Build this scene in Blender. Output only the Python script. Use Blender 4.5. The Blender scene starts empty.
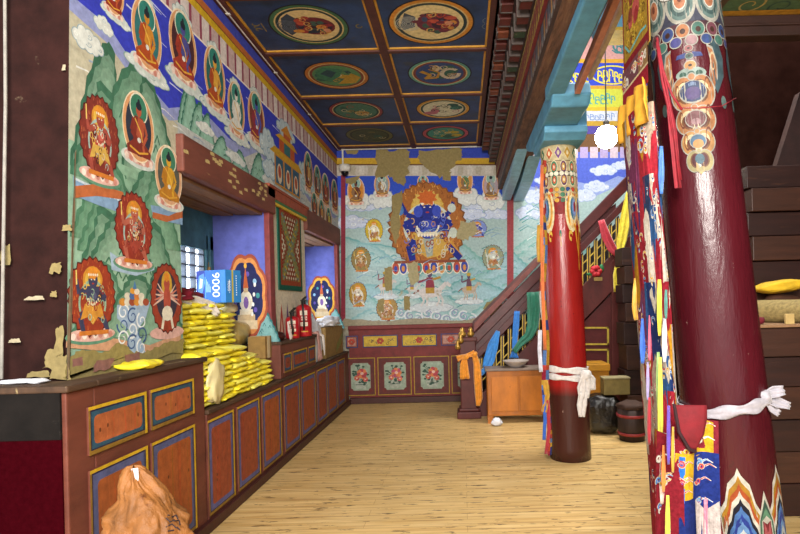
import bpy, bmesh, math, random
from math import sin, cos, pi, sqrt, atan2
from mathutils import Vector, Matrix, noise
random.seed(7)
S = bpy.context.scene
C = S.collection
# ------------------------------------------------------------------ camera model (photograph 800 x 534)
F, PX, PY, ROLL, EYE = 530.0, 462.0, 303.0, 0.025, 1.5
def unroll(px, py):
    u = px - PX; v = PY - py
    return u*cos(ROLL) + v*sin(ROLL), -u*sin(ROLL) + v*cos(ROLL)
def at(px, py, Y):
    u, v = unroll(px, py)
    return Vector((u*Y/F, Y, EYE + v*Y/F))
def atX(px, py, X):
    u, v = unroll(px, py)
    return at(px, py, X*F/u)
XW = -1.88      # left wall
XF = -1.75      # cabinet fronts
YB = 8.2        # back wall
ZC = 3.94       # painted ceiling
YN = 2.55       # near end of the left wall
cam_d = bpy.data.cameras.new('camera'); cam = bpy.data.objects.new('camera', cam_d); C.objects.link(cam)
cam.location = (0, 0, EYE); cam.rotation_euler = (pi/2, ROLL, 0)
cam_d.sensor_width = 36; cam_d.lens = F/800*36
cam_d.shift_x = -(PX-400)/800; cam_d.shift_y = (PY-267)/800
cam_d.clip_start = 0.05
S.camera = cam
S.view_settings.view_transform = 'Standard'
S.view_settings.look = 'None'
S.view_settings.exposure = .42

# ------------------------------------------------------------------ colour and material helpers
def lin(c):
    if isinstance(c, str):
        c = c.lstrip('#'); c = [int(c[i:i+2], 16)/255 for i in (0, 2, 4)]
    return tuple((x/12.92 if x <= .04045 else ((x+.055)/1.055)**2.4) for x in c[:3])
MATS = {}
def new_mat(name):
    m = bpy.data.materials.new(name); m.use_nodes = True
    nt = m.node_tree; b = nt.nodes['Principled BSDF']
    return m, nt, b
def N(nt, t, **kw):
    n = nt.nodes.new(t)
    for k, v in kw.items(): setattr(n, k, v)
    return n
def mixc(nt, fac, a, b, blend='MIX'):
    n = nt.nodes.new('ShaderNodeMix'); n.data_type = 'RGBA'; n.blend_type = blend
    for sock, val in ((n.inputs[0], fac), (n.inputs[6], a), (n.inputs[7], b)):
        if hasattr(val, 'links'): nt.links.new(val, sock)
        elif isinstance(val, (int, float)): sock.default_value = val
        else: sock.default_value = (*val, 1)
    return n.outputs[2]
def noise_ramp(nt, scale, lo, hi, detail=5, vec=None, rough=.6):
    n = N(nt, 'ShaderNodeTexNoise'); n.inputs['Scale'].default_value = scale; n.inputs['Detail'].default_value = detail
    n.inputs['Roughness'].default_value = rough
    if vec is not None: nt.links.new(vec, n.inputs['Vector'])
    r = N(nt, 'ShaderNodeMapRange'); r.inputs['From Min'].default_value = lo; r.inputs['From Max'].default_value = hi
    nt.links.new(n.outputs['Fac'], r.inputs['Value'])
    return r.outputs['Result']
def objvec(nt, scale=(1, 1, 1)):
    t = N(nt, 'ShaderNodeTexCoord'); m = N(nt, 'ShaderNodeMapping'); m.inputs['Scale'].default_value = scale
    nt.links.new(t.outputs['Object'], m.inputs['Vector'])
    return m.outputs['Vector']
def bump(nt, b, h, strength=.3, dist=.01):
    n = N(nt, 'ShaderNodeBump'); n.inputs['Strength'].default_value = strength; n.inputs['Distance'].default_value = dist
    nt.links.new(h, n.inputs['Height']); nt.links.new(n.outputs['Normal'], b.inputs['Normal'])
def mat(name, col, rough=.6, var=.25, scale=14, metal=0, wear=None, wear_amt=.62, wear_scale=6, bmp=.15, stretch=(1, 1, 1), spec=.4, sheen=0):
    """painted / wooden / cloth surface: base colour, mottling, optional worn colour, light bump"""
    if name in MATS: return MATS[name]
    m, nt, b = new_mat(name)
    c = lin(col); v = objvec(nt, stretch)
    f = noise_ramp(nt, scale, .3, .7, vec=v)
    out = mixc(nt, f, tuple(x*(1-var) for x in c), tuple(min(1, x*(1+var*.8)) for x in c))
    if wear:
        w = noise_ramp(nt, wear_scale, wear_amt, wear_amt+.06, detail=9, vec=v, rough=.7)
        out = mixc(nt, w, out, lin(wear))
    nt.links.new(out, b.inputs['Base Color'])
    b.inputs['Roughness'].default_value = rough; b.inputs['Metallic'].default_value = metal
    b.inputs['Specular IOR Level'].default_value = spec
    if sheen: b.inputs['Sheen Weight'].default_value = sheen
    if bmp:
        h = noise_ramp(nt, scale*2.5, .2, .8, vec=v); bump(nt, b, h, bmp, .01)
    MATS[name] = m
    return m
def paint_mat(name, rough=.75, wear='#8d7f58', wear_amt=.68, wear_scale=3.2, dark=.35, spec=.3, grain=30):
    if name in MATS: return MATS[name]
    m, nt, b = new_mat(name)
    a = N(nt, 'ShaderNodeVertexColor', layer_name='Col')
    v = objvec(nt)
    f = noise_ramp(nt, grain, .25, .75, vec=v)
    o = mixc(nt, f, (1-dark,)*3, (1.08,)*3)
    out = mixc(nt, 1.0, a.outputs['Color'], o, 'MULTIPLY')
    if wear:
        w = noise_ramp(nt, wear_scale, wear_amt, wear_amt+.05, detail=10, vec=v, rough=.72)
        out = mixc(nt, w, out, lin(wear))
    nt.links.new(out, b.inputs['Base Color'])
    b.inputs['Roughness'].default_value = rough; b.inputs['Specular IOR Level'].default_value = spec
    h = noise_ramp(nt, grain*1.3, .2, .8, vec=v); bump(nt, b, h, .12, .01)
    MATS[name] = m
    return m
def emit_mat(name, col, strength):
    if name in MATS: return MATS[name]
    m, nt, b = new_mat(name)
    b.inputs['Base Color'].default_value = (*lin(col), 1)
    b.inputs['Emission Color'].default_value = (*lin(col), 1); b.inputs['Emission Strength'].default_value = strength
    MATS[name] = m
    return m

# ------------------------------------------------------------------ object helpers
def tag(o, label=None, cat=None, group=None, kind=None):
    if label: o['label'] = label
    if cat: o['category'] = cat
    if group: o['group'] = group
    if kind: o['kind'] = kind
    return o
def thing(name, label, cat, loc=(0, 0, 0), group=None):
    o = bpy.data.objects.new(name, None); C.objects.link(o)
    o.location = loc; o.empty_display_size = .1
    return tag(o, label, cat, group)
def wloc(p):
    v = Vector(p.location)
    while p.parent:
        p = p.parent
        if p.type == 'EMPTY': v += Vector(p.location)
    return v
def obj(name, bm, m, parent=None, smooth=False, bevel=0, local=False, label=None):
    bmesh.ops.recalc_face_normals(bm, faces=bm.faces[:])
    me = bpy.data.meshes.new(name); bm.to_mesh(me); bm.free()
    o = bpy.data.objects.new(name, me); C.objects.link(o)
    for x in (m if isinstance(m, (list, tuple)) else [m]): me.materials.append(x)
    if smooth:
        for p in me.polygons: p.use_smooth = True
    if parent:
        o.parent = parent
        if not local:
            root = parent
            while root.parent: root = root.parent
            if parent is root: o.matrix_parent_inverse = Matrix.Translation(-Vector(root.location))
            elif root.location.length > 0: 
                # parent part carries its own inverse, so its world matrix is identity
                pass
    if bevel:
        b = o.modifiers.new('bevel', 'BEVEL'); b.width = bevel; b.segments = 2; b.limit_method = 'ANGLE'
    if label: o['label'] = label
    return o
def BM(): return bmesh.new()
def box(bm, x0, x1, y0, y1, z0, z1, mi=0):
    v = [bm.verts.new(p) for p in ((x0,y0,z0),(x1,y0,z0),(x1,y1,z0),(x0,y1,z0),(x0,y0,z1),(x1,y0,z1),(x1,y1,z1),(x0,y1,z1))]
    for f in ((0,3,2,1),(4,5,6,7),(0,1,5,4),(1,2,6,5),(2,3,7,6),(3,0,4,7)):
        bm.faces.new([v[i] for i in f]).material_index = mi
    return bm
def bar(bm, p, q, w, h, up=(0, 0, 1), mi=0):
    p = Vector(p); q = Vector(q); d = (q-p).normalized(); s = d.cross(Vector(up))
    if s.length < 1e-4: s = Vector((1, 0, 0))
    s.normalize(); t = s.cross(d)
    a = [bm.verts.new(c + s*sx*w/2 + t*sz*h/2) for c in (p, q) for sx, sz in ((-1,-1),(1,-1),(1,1),(-1,1))]
    for f in ((0,1,2,3),(7,6,5,4),(0,4,5,1),(1,5,6,2),(2,6,7,3),(3,7,4,0)):
        bm.faces.new([a[i] for i in f]).material_index = mi
    return bm
def prism(bm, pts, n, mi=0):
    """polygon pts (3D) extruded by vector n"""
    n = Vector(n); a = [bm.verts.new(Vector(p)) for p in pts]; b = [bm.verts.new(Vector(p)+n) for p in pts]
    k = len(pts)
    bm.faces.new(a).material_index = mi; bm.faces.new(b[::-1]).material_index = mi
    for i in range(k): bm.faces.new([a[i], b[i], b[(i+1) % k], a[(i+1) % k]]).material_index = mi
    return bm
def tube(bm, pts, r, n=8, mi=0):
    pts = [Vector(p) for p in pts]; rings = []
    for i, p in enumerate(pts):
        d = (pts[min(i+1, len(pts)-1)] - pts[max(i-1, 0)]).normalized()
        a = d.cross(Vector((.31, .2, .93)))
        if a.length < 1e-3: a = d.cross(Vector((1, 0, 0)))
        a.normalize(); b = d.cross(a)
        rr = r[i] if isinstance(r, (list, tuple)) else r
        rings.append([bm.verts.new(p + (a*cos(2*pi*k/n) + b*sin(2*pi*k/n))*rr) for k in range(n)])
    for A, B in zip(rings, rings[1:]):
        for k in range(n): bm.faces.new([A[k], A[(k+1) % n], B[(k+1) % n], B[k]]).material_index = mi
    bm.faces.new(rings[0]).material_index = mi; bm.faces.new(rings[-1][::-1]).material_index = mi
    return bm
def lathe(bm, prof, c=(0, 0, 0), n=24, mi=0, top=None):
    c = Vector(c); rings = []
    for r, z in prof:
        o = c + Vector((0, 0, z))
        if top is not None: o = o + Vector(top)*z
        rings.append([bm.verts.new(o + Vector((cos(2*pi*k/n)*r, sin(2*pi*k/n)*r, 0))) for k in range(n)])
    for A, B in zip(rings, rings[1:]):
        for k in range(n): bm.faces.new([A[k], A[(k+1) % n], B[(k+1) % n], B[k]]).material_index = mi
    bm.faces.new(rings[0][::-1]).material_index = mi; bm.faces.new(rings[-1]).material_index = mi
    return bm
def blob(bm, c, rad, seed=0, amp=.2, freq=3, sub=3, flat=None, sq=1.0):
    """crumpled lump"""
    r = bmesh.ops.create_icosphere(bm, subdivisions=sub, radius=1)
    c = Vector(c); off = Vector((seed*3.1, seed*1.7, seed*.9))
    for v in r['verts']:
        d = v.co.copy()
        if sq < 1: d = Vector([math.copysign(abs(x)**sq, x) for x in d])
        k = 1 + amp*(noise.noise(d*freq + off) + .5*noise.noise(d*freq*2.3 + off))
        p = Vector((d.x*rad[0], d.y*rad[1], d.z*rad[2]))*k + c
        if flat is not None and p.z < flat: p.z = flat
        v.co = p
    return bm
def ribbon(bm, pts, w, wdir, folds=2.0, depth=.25, m=9, seed=0, mi=0):
    """hanging cloth strip along pts, width w (or list), pleated"""
    pts = [Vector(p) for p in pts]
    # resample
    res = []
    for a, b in zip(pts, pts[1:]):
        for k in range(4): res.append(a.lerp(b, k/4))
    res.append(pts[-1]); n = len(res); wd = Vector(wdir).normalized(); rows = []
    for i, p in enumerate(res):
        d = (res[min(i+1, n-1)] - res[max(i-1, 0)]).normalized()
        side = wd - d*wd.dot(d)
        if side.length < .05: side = Vector((0, 0, 1)) - d*d.z
        side.normalize(); nn = d.cross(side)
        t = i/(n-1)
        if isinstance(w, (list, tuple)):
            x = t*(len(w)-1); j = min(int(x), len(w)-2); ww = w[j] + (w[j+1]-w[j])*(x-j)
        else: ww = w
        row = []
        for k in range(m):
            s = k/(m-1)-.5
            o = sin(s*folds*2*pi + seed + t*1.5)*ww*depth*.5 + .25*ww*depth*noise.noise(Vector((s*3, t*5, seed*2.3)))
            row.append(bm.verts.new(p + side*s*ww + nn*o))
        rows.append(row)
    for A, B in zip(rows, rows[1:]):
        for k in range(m-1): bm.faces.new([A[k], A[k+1], B[k+1], B[k]]).material_index = mi
    return bm
def solid(o, t):
    s = o.modifiers.new('thick', 'SOLIDIFY'); s.thickness = t; s.offset = 0
    return o
def copy_tree(root):
    r = root.copy(); C.objects.link(r)
    for ch in root.children:
        c = ch.copy(); C.objects.link(c); c.parent = r
        for g in ch.children:
            d = g.copy(); C.objects.link(d); d.parent = c
    return r

# ------------------------------------------------------------------ flat painting engine: coloured polygons laid on a surface
class Paint:
    def __init__(s, step=5e-5): s.p = []; s.step = step; s.tf = lambda p: p
    def poly(s, pts, col):
        s.p.append(([s.tf(p) for p in pts], lin(col) if isinstance(col, str) else col))
    def rect(s, x0, y0, x1, y1, col): s.poly([(x0, y0), (x1, y0), (x1, y1), (x0, y1)], col)
    def ell(s, cx, cy, rx, ry, col, n=20, a0=0, a1=2*pi):
        full = abs(a1-a0-2*pi) < 1e-6
        k = n if full else n+1
        s.poly([(cx + rx*cos(a0+(a1-a0)*i/n), cy + ry*sin(a0+(a1-a0)*i/n)) for i in range(k)], col)
    def line(s, pts, w, col, w1=None):
        n = len(pts)-1
        for i, (a, b) in enumerate(zip(pts, pts[1:])):
            dx, dy = b[0]-a[0], b[1]-a[1]; L = sqrt(dx*dx+dy*dy) or 1
            wa = w if w1 is None else w + (w1-w)*i/n; wb = w if w1 is None else w + (w1-w)*(i+1)/n
            nx, ny = -dy/L, dx/L
            s.poly([(a[0]+nx*wa/2, a[1]+ny*wa/2), (a[0]-nx*wa/2, a[1]-ny*wa/2), (b[0]-nx*wb/2, b[1]-ny*wb/2), (b[0]+nx*wb/2, b[1]+ny*wb/2)], col)
    def arc(s, cx, cy, rx, ry, a0, a1, w, col, n=14, w1=None):
        s.line([(cx + rx*cos(a0+(a1-a0)*i/n), cy + ry*sin(a0+(a1-a0)*i/n)) for i in range(n+1)], w, col, w1)
    def spiral(s, cx, cy, r, turns, w, col, a0=0, hand=1, n=18):
        s.line([(cx + r*(1-i/n*.8)*cos(a0+hand*2*pi*turns*i/n), cy + r*(1-i/n*.8)*sin(a0+hand*2*pi*turns*i/n)) for i in range(n+1)], w, col, w*.5)
    def flame(s, cx, cy, rx, ry, col, n=26, amp=.12, seed=0):
        rd = random.Random(seed)
        pts = []
        for i in range(n*2):
            a = 2*pi*i/(n*2); k = 1+amp*(1 if i % 2 else -.3)*(.6+.6*rd.random())
            pts.append((cx+rx*k*cos(a), cy+ry*k*sin(a)))
        s.poly(pts, col)
    def wavy(s, cx, cy, rx, ry, col, n=9, amp=.12, k=5, a=0):
        s.poly([(cx+rx*(1+amp*abs(sin(n*t/2+a)))*cos(t), cy+ry*(1+amp*abs(sin(n*t/2+a)))*sin(t)) for t in [2*pi*i/(n*k) for i in range(n*k)]], col)
    def rough(s, pts, col, seed=0, amp=3, seg=6):
        """polygon with a ragged outline"""
        out = []; k = len(pts)
        amp = min(amp, .22*min(max(p[0] for p in pts)-min(p[0] for p in pts), max(p[1] for p in pts)-min(p[1] for p in pts)))
        for i in range(k):
            a, b = pts[i], pts[(i+1) % k]
            for j in range(seg):
                t = j/seg; x = a[0]+(b[0]-a[0])*t; y = a[1]+(b[1]-a[1])*t
                q = Vector((i*1.7+t*3, seed*4.1, 0))
                out.append((x+amp*noise.noise(q), y+amp*noise.noise(q+Vector((0, 0, 9)))))
        s.poly(out, col)
    def build(s, name, fn, m, parent=None, cuts=None, label=None):
        bm = BM(); lay = bm.verts.layers.float_color.new('Col')
        boxes = []; grid = {}      # each polygon lies just above the ones it overlaps
        G = .08
        for i, (pts, col) in enumerate(s.p):
            xs = [p[0] for p in pts]; ys = [p[1] for p in pts]
            a, b, c, d = min(xs), max(xs), min(ys), max(ys); L = 0
            cells = [(gx, gy) for gx in range(int(a//G), int(b//G)+1) for gy in range(int(c//G), int(d//G)+1)]
            for cell in cells:
                for j in grid.get(cell, ()):
                    q = boxes[j]
                    if q[4] >= L and q[0] < b and q[1] > a and q[2] < d and q[3] > c: L = q[4]+1
            boxes.append((a, b, c, d, L))
            for cell in cells: grid.setdefault(cell, []).append(i)
            vs = [bm.verts.new((p[0], p[1], L*s.step + 3e-4)) for p in pts]
            for v in vs: v[lay] = (*col, 1)
            try: bm.faces.new(vs)
            except ValueError: pass
        if cuts:
            bmesh.ops.triangulate(bm, faces=bm.faces[:])
            for c in cuts:
                bmesh.ops.bisect_plane(bm, geom=bm.verts[:]+bm.edges[:]+bm.faces[:], plane_co=(c, 0, 0), plane_no=(1, 0, 0), dist=1e-5)
        for v in bm.verts: v.co = fn(v.co.x, v.co.y, v.co.z)
        me = bpy.data.meshes.new(name); bm.to_mesh(me); bm.free()
        o = bpy.data.objects.new(name, me); C.objects.link(o); me.materials.append(m)
        if parent:
            o.parent = parent
            root = parent
            while root.parent: root = root.parent
            if parent is root: o.matrix_parent_inverse = Matrix.Translation(-Vector(root.location))
        if label: o['label'] = label
        return o

# local frames for motifs: cx, cy centre, w, h full size, +y up
class Frame:
    def __init__(s, P, cx, cy, w, h, flip=1): s.P, s.cx, s.cy, s.w, s.h, s.f = P, cx, cy, w, h, flip
    def __enter__(s):
        s.old = s.P.tf
        s.P.tf = lambda p: s.old((s.cx + p[0]*s.w/2*s.f, s.cy + p[1]*s.h/2))
        return s.P
    def __exit__(s, *a): s.P.tf = s.old
SK = '#d9a45c'
def cloud(P, cx, cy, w, h, col='#cdd6d2', edge='#86a3a0', seed=0):
    rd = random.Random(seed)
    with Frame(P, cx, cy, w, h):
        cs = [(-.75, -.1, .34), (-.35, .25, .42), (.1, .35, .45), (.5, .15, .4), (.8, -.15, .3), (-.4, -.35, .42), (.1, -.3, .5), (.55, -.4, .36)]
        cs = [(x+rd.uniform(-.08, .08), y+rd.uniform(-.1, .1), r) for x, y, r in cs]
        for x, y, r in cs: P.ell(x, y, r*.75+.05, r*1.2+.07, edge, 14)
        for x, y, r in cs: P.ell(x, y, r*.75, r*1.2, col, 14)
        for x, y, r in cs[::2]: P.spiral(x, y, r*.45, 1.1, .06, '#e9efe9' if rd.random() < .5 else edge, rd.random()*6)
def buddha(P, cx, cy, w, h, halo='#22304a', rim='#d49a6a', head='#2f7a68', body='#c8862a', robe='#8e2a1c', seat='#d8b0a4', hair='#1d2430', cl=True):
    with Frame(P, cx, cy, w, h):
        P.ell(0, -.82, .95, .24, '#c7d2cc', 18); P.ell(0, -.78, .8, .18, seat, 18)
        for k in range(7): P.ell(-.66+.22*k, -.84, .1, .1, '#c98878' if k % 2 else '#e7d3c6', 8)
        P.ell(0, .02, .88, .92, '#ead8b8', 26); P.ell(0, .02, .84, .88, rim, 26); P.ell(0, .02, .7, .76, halo, 26)
        P.ell(0, .5, .5, .4, '#dfe0c8', 18); P.ell(0, .5, .45, .36, head, 18)
        P.poly([(-.62, -.72), (.62, -.72), (.66, -.55), (.3, -.36), (.3, .18), (.2, .28), (-.2, .28), (-.3, .18), (-.32, -.36), (-.66, -.55)], robe)
        P.poly([(-.05, .28), (.24, .24), (.28, -.1), (.1, -.34), (-.18, -.3)], body)
        P.line([(-.28, .2), (-.42, -.15), (-.1, -.34)], .15, robe); P.line([(.26, .2), (.44, -.12), (.2, -.42), (.28, -.62)], .12, body)
        P.line([(-.5, -.56), (0, -.66), (.5, -.56)], .05, '#d9a23a')
        P.line([(-.22, .2), (.1, -.1), (.18, -.34)], .05, '#e0b14a')
        P.ell(0, -.32, .1, .07, '#d8d8d0', 10)
        P.ell(0, .45, .15, .17, body, 12); P.ell(0, .56, .16, .11, hair, 12); P.ell(0, .68, .07, .07, hair, 8)
def wrathful(P, cx, cy, w, h, halo='#7d2a1c', tick='#b0552c', body='#27305c', skirt='#c88a2c', seat='#d9b0a4', sc='#9fb8b0', seed=0, lotus=True):
    rd = random.Random(seed)
    with Frame(P, cx, cy, w, h):
        if lotus:
            P.ell(0, -.85, .98, .2, '#5f8f74', 18); P.ell(0, -.82, .9, .16, seat, 18)
            for k in range(8): P.ell(-.7+.2*k, -.84, .09, .08, '#c98a7c' if k % 2 else '#ecdcd0', 8)
        P.flame(0, .05, .88, .88, '#4f1a12', 24, .07, seed); P.flame(0, .05, .84, .84, halo, 24, .07, seed)
        for k in range(60):
            a = rd.random()*2*pi; r = .45+.4*rd.random()
            x, y = r*cos(a)*.95, .05+r*sin(a)*.95
            P.line([(x, y), (x+.05*rd.uniform(-1, 1), y+.09)], .035, tick, .01)
        P.ell(0, .42, .38, .32, '#c98a2e', 16); P.ell(0, .42, .3, .25, '#d8b04a', 14)
        P.arc(0, -.1, .5, .5, -.4, pi+.4, .07, sc, 16)
        # legs, one bent and one stretched
        P.line([(-.12, -.25), (-.46, -.42), (-.34, -.76)], .22, body, .14); P.line([(.12, -.25), (.44, -.5), (.6, -.76)], .22, body, .14)
        P.poly([(-.3, -.12), (.3, -.12), (.46, -.5), (.2, -.42), (0, -.6), (-.2, -.42), (-.46, -.48)], skirt)
        P.poly([(-.27, .28), (.27, .28), (.22, -.16), (-.22, -.16)], body)
        P.line([(-.24, .22), (-.52, .1), (-.6, .42)], .15, body, .1); P.line([(.24, .22), (.5, 0), (.2, -.02)], .15, body, .1)
        P.line([(-.6, .3), (-.62, .62)], .05, '#e2c46a')
        P.line([(-.22, -.12), (.22, -.12)], .07, '#b04030'); P.ell(.02, .06, .12, .1, tuple(min(1, x*1.5+.02) for x in lin(body)), 10)
        for k in range(26):
            x, y = rd.uniform(-.4, .4), rd.uniform(-.6, .3); P.arc(x, y, .06, .07, rd.random()*6, rd.random()*3+7, .025, rd.choice(['#d8b25a', '#c9c0a8', '#8c2f28', '#3a2420', sc]), 6)
        for k in range(7): P.ell(-.2+.066*k, -.02-.12*sin(pi*k/6), .03, .035, '#dcd0b0', 6)
        P.ell(0, .42, .18, .19, body, 12); P.flame(0, .58, .19, .13, '#d68a2a', 7, .3, seed+3)
        P.ell(-.06, .43, .028, .018, '#e0d8c0', 6); P.ell(.06, .43, .028, .018, '#e0d8c0', 6); P.ell(0, .34, .05, .02, '#a8382a', 8)
        for k in range(5): P.ell(-.16+.08*k, .54, .03, .035, '#eee4cc', 6)
        P.line([(-.5, -.78), (.62, -.78)], .1, '#c9782e')
def mountain(P, cx, base, w, h, dark='#2f5b46', light='#7da78a', seed=0, steps=4):
    rd = random.Random(seed)
    k = rd.uniform(-.15, .15)
    raw = [(-.5, 0), (-.44, .16), (-.37, .33), (-.3, .52), (-.2, .72), (-.12+k*.5, .88), (k-.05, .98), (k+.05, .97), (.13+k*.5, .86), (.2, .68), (.29, .5), (.37, .34), (.45, .15), (.5, 0)]
    jag = []
    for (p, q) in zip(raw, raw[1:]):
        jag.append(p); jag.append(((p[0]+q[0])/2+(.022 if p[0] > k else -.022), (p[1]+q[1])/2+.028))
    jag.append(raw[-1])
    def shape(s, dx=0, dy=0):
        return [(cx+w*x*s+dx, base+max(0, h*y*(s if y > 0 else 1)+(dy if y > 0 else 0))) for x, y in jag]
    d, l = lin(dark), lin(light)
    for i in range(steps):
        t = (i/(steps-1))**.55 if steps > 1 else 0
        P.poly(shape(1-.075*i, 0, -h*.02*i), tuple(d[j]+(l[j]-d[j])*t for j in range(3)))
    for i in range(5):
        x = cx+w*rd.uniform(-.22, .22); y = base+h*rd.uniform(.1, .5)
        P.line([(x, y), (x+w*.05, y+h*.09), (x+w*.09, y)], w*.018, dark)
def lotus_row(P, x0, x1, y, h, cols, n):
    for i in range(n):
        x = x0+(x1-x0)*(i+.5)/n; w = (x1-x0)/n*.56
        P.ell(x, y, w, h, '#e6dcc4', 12); P.ell(x, y, w*.82, h*.85, cols[i % len(cols)], 12); P.ell(x, y-h*.1, w*.4, h*.45, cols[(i+1) % len(cols)], 10)
# ================================================================== SETTING
P_MURAL = paint_mat('mural_paint', .8, '#8d7f58', .70, 2.6)
P_MURAL2 = paint_mat('mural_paint_back', .8, '#9a9072', .635, 2.6, dark=.3)
P_DARK = paint_mat('ceiling_paint', .6, '#2a2420', .68, 5, dark=.4)
P_WOOD = paint_mat('painted_panel', .55, '#5e4634', .72, 9, dark=.4, grain=22)
P_CLOTH = paint_mat('printed_cloth', .9, None, dark=.5, grain=60, spec=.1)
P_LACQ = paint_mat('column_paint', .5, '#5a3a34', .70, 8, dark=.5, spec=.2)
def floor_mat():
    m, nt, b = new_mat('floor_boards')
    v = objvec(nt, (1, 1, 1))
    br = N(nt, 'ShaderNodeTexBrick'); br.offset = .37
    nt.links.new(v, br.inputs['Vector'])
    br.inputs['Color1'].default_value = (.9, .9, .9, 1); br.inputs['Color2'].default_value = (1.0, 1.0, 1.0, 1); br.inputs['Mortar'].default_value = (.62, .55, .45, 1)
    br.inputs['Scale'].default_value = 1; br.inputs['Brick Width'].default_value = 1.9; br.inputs['Row Height'].default_value = .105
    br.inputs['Mortar Size'].default_value = .002; br.inputs['Mortar Smooth'].default_value = .3
    g1 = noise_ramp(nt, 1, .3, .7, 6, objvec(nt, (1.6, 22, 1)))
    c = mixc(nt, g1, lin('#c69f5e'), lin('#e6c88d'))
    g3 = noise_ramp(nt, 1, .53, .62, 8, objvec(nt, (1.1, 34, 1)))
    mm = N(nt, 'ShaderNodeMath', operation='MULTIPLY'); mm.inputs[1].default_value = .4; nt.links.new(g3, mm.inputs[0])
    c = mixc(nt, mm.outputs[0], c, lin('#8a5f2c'))
    g2 = noise_ramp(nt, 1, .60, .625, 5, objvec(nt, (6, 30, 1)))
    m3 = N(nt, 'ShaderNodeMath', operation='MULTIPLY'); m3.inputs[1].default_value = .8; nt.links.new(g2, m3.inputs[0])
    c = mixc(nt, m3.outputs[0], c, lin('#3f2812'))
    c = mixc(nt, 1.0, c, br.outputs['Color'], 'MULTIPLY')
    d = noise_ramp(nt, 1.3, .35, .75, 4, objvec(nt))
    c = mixc(nt, d, c, mixc(nt, 1.0, c, (.86, .85, .84), 'MULTIPLY'))
    nt.links.new(c, b.inputs['Base Color']); b.inputs['Roughness'].default_value = .42; b.inputs['Specular IOR Level'].default_value = .35
    bump(nt, b, br.outputs['Fac'], -.15, .004)
    return m
bm = BM(); box(bm, -2.6, 4.4, -2.5, YB+.1, -.1, 0)
tag(obj('floor', bm, floor_mat()), kind='structure')

PLASTER = mat('dark_plaster', '#2a1411', .9, .4, 9, spec=.15, wear='#5f5040', wear_amt=.68)
REVEAL_BLUE = mat('blue_reveal', '#5a62b0', .8, .25, 8, wear='#8d8a90', wear_amt=.7)
WOOD_OLD = mat('old_red_wood', '#6a3a2e', .7, .4, 6, wear='#a58b58', wear_amt=.66, wear_scale=9, stretch=(1, .25, 1))
WOOD_MAROON = mat('maroon_wood', '#521e1b', .5, .3, 9, wear='#3c1a15', wear_amt=.6, wear_scale=9, stretch=(1, 1, .5))
WOOD_DK = mat('dark_wood', '#3a2019', .6, .35, 7, stretch=(1, .2, 1))
KHAKI = mat('bare_clay', '#93855c', .9, .3, 10)
W1 = (3.56, 5.16, 2.44); W2 = (6.39, 7.97, 2.44)
# left wall: one mesh with two window recesses
T = 2.46   # back of the recess
def yn(z): return 2.51+(z-1.18)*.042
def wall_piece(boxes):
    bm = BM()
    for q in boxes: box(bm, *q)
    for v in bm.verts:
        if abs(v.co.y-YN) < 1e-6: v.co.y = yn(max(v.co.z, 1.18))
    return tag(obj('wall_left', bm, PLASTER), kind='structure')
wall_left = wall_piece([(-T, XW, YN, W1[0], 0, ZC)])
wall_mid = wall_piece([(-T, XW, W1[1], W2[0], 0, ZC)])
wall_far = wall_piece([(-T, XW, W2[1], YB, 0, ZC)])
wall_piece([(-T, XW, W1[0], W1[1], 2.44, ZC)]); wall_piece([(-T, XW, W2[0], W2[1], 2.44, ZC)])
wall_piece([(-T, -2.0, W1[0], W1[1], 0, 1.16)]); wall_piece([(-2.0, XW, W1[0], W1[1], 0, .815)]); wall_piece([(-T, XW, W2[0], W2[1], 0, .815)])
wall_piece([(-T-.1, -T, W1[0], W1[1], 0, 1.2)]); wall_piece([(-T-.1, -T, W2[0], W2[1], 0, ZC)]); wall_piece([(-T-.1, -T, W1[0], W1[1], 2.2, ZC)])
# part of the wall further left, seen edge-on beside the pier
bm = BM(); box(bm, -3.2, -2.19, 2.62, 2.75, 0, ZC)
obj('wall_left_return', bm, mat('pale_plaster', '#4c4844', .8), wall_left)
bm = BM()
tube(bm, [(-2.155, 2.47, 1.2), (-2.155, 2.53, 2.5), (-2.17, 2.58, ZC)], .007)
obj('cable_pipe', bm, mat('cable_grey', '#8f8b84', .6), wall_left)

# ---- painting of the left wall
def LW(px, py):
    p = atX(px, py, XW); return (p.y, p.z)
def Lfn(s, t, d):
    if s < W1[0]: s = W1[0]-(W1[0]-s)*(W1[0]-yn(t))/(W1[0]-YN)
    return Vector((XW + d, s, t))
def bb(x0, y0, x1, y1):
    a = LW(x0, (y0+y1)/2); b = LW(x1, (y0+y1)/2); Ym = (a[0]+b[0])/2; c = LW((x0+x1)/2, (y0+y1)/2)
    return Ym, c[1], abs(b[0]-a[0]), (y1-y0)*Ym/F
def Lpoly(P, pts, col): P.poly([LW(*p) for p in pts], col)
P = Paint()
P.rect(YN, 1.18, W1[0], ZC, '#b9b49c'); P.rect(YN, 1.18, W1[0], 2.34, '#8fb39b'); P.rect(W1[0], 2.44, YB, ZC, '#b9bdb8'); P.rect(W1[1], .8, W2[0], 2.6, '#cfc6b0')
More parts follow.
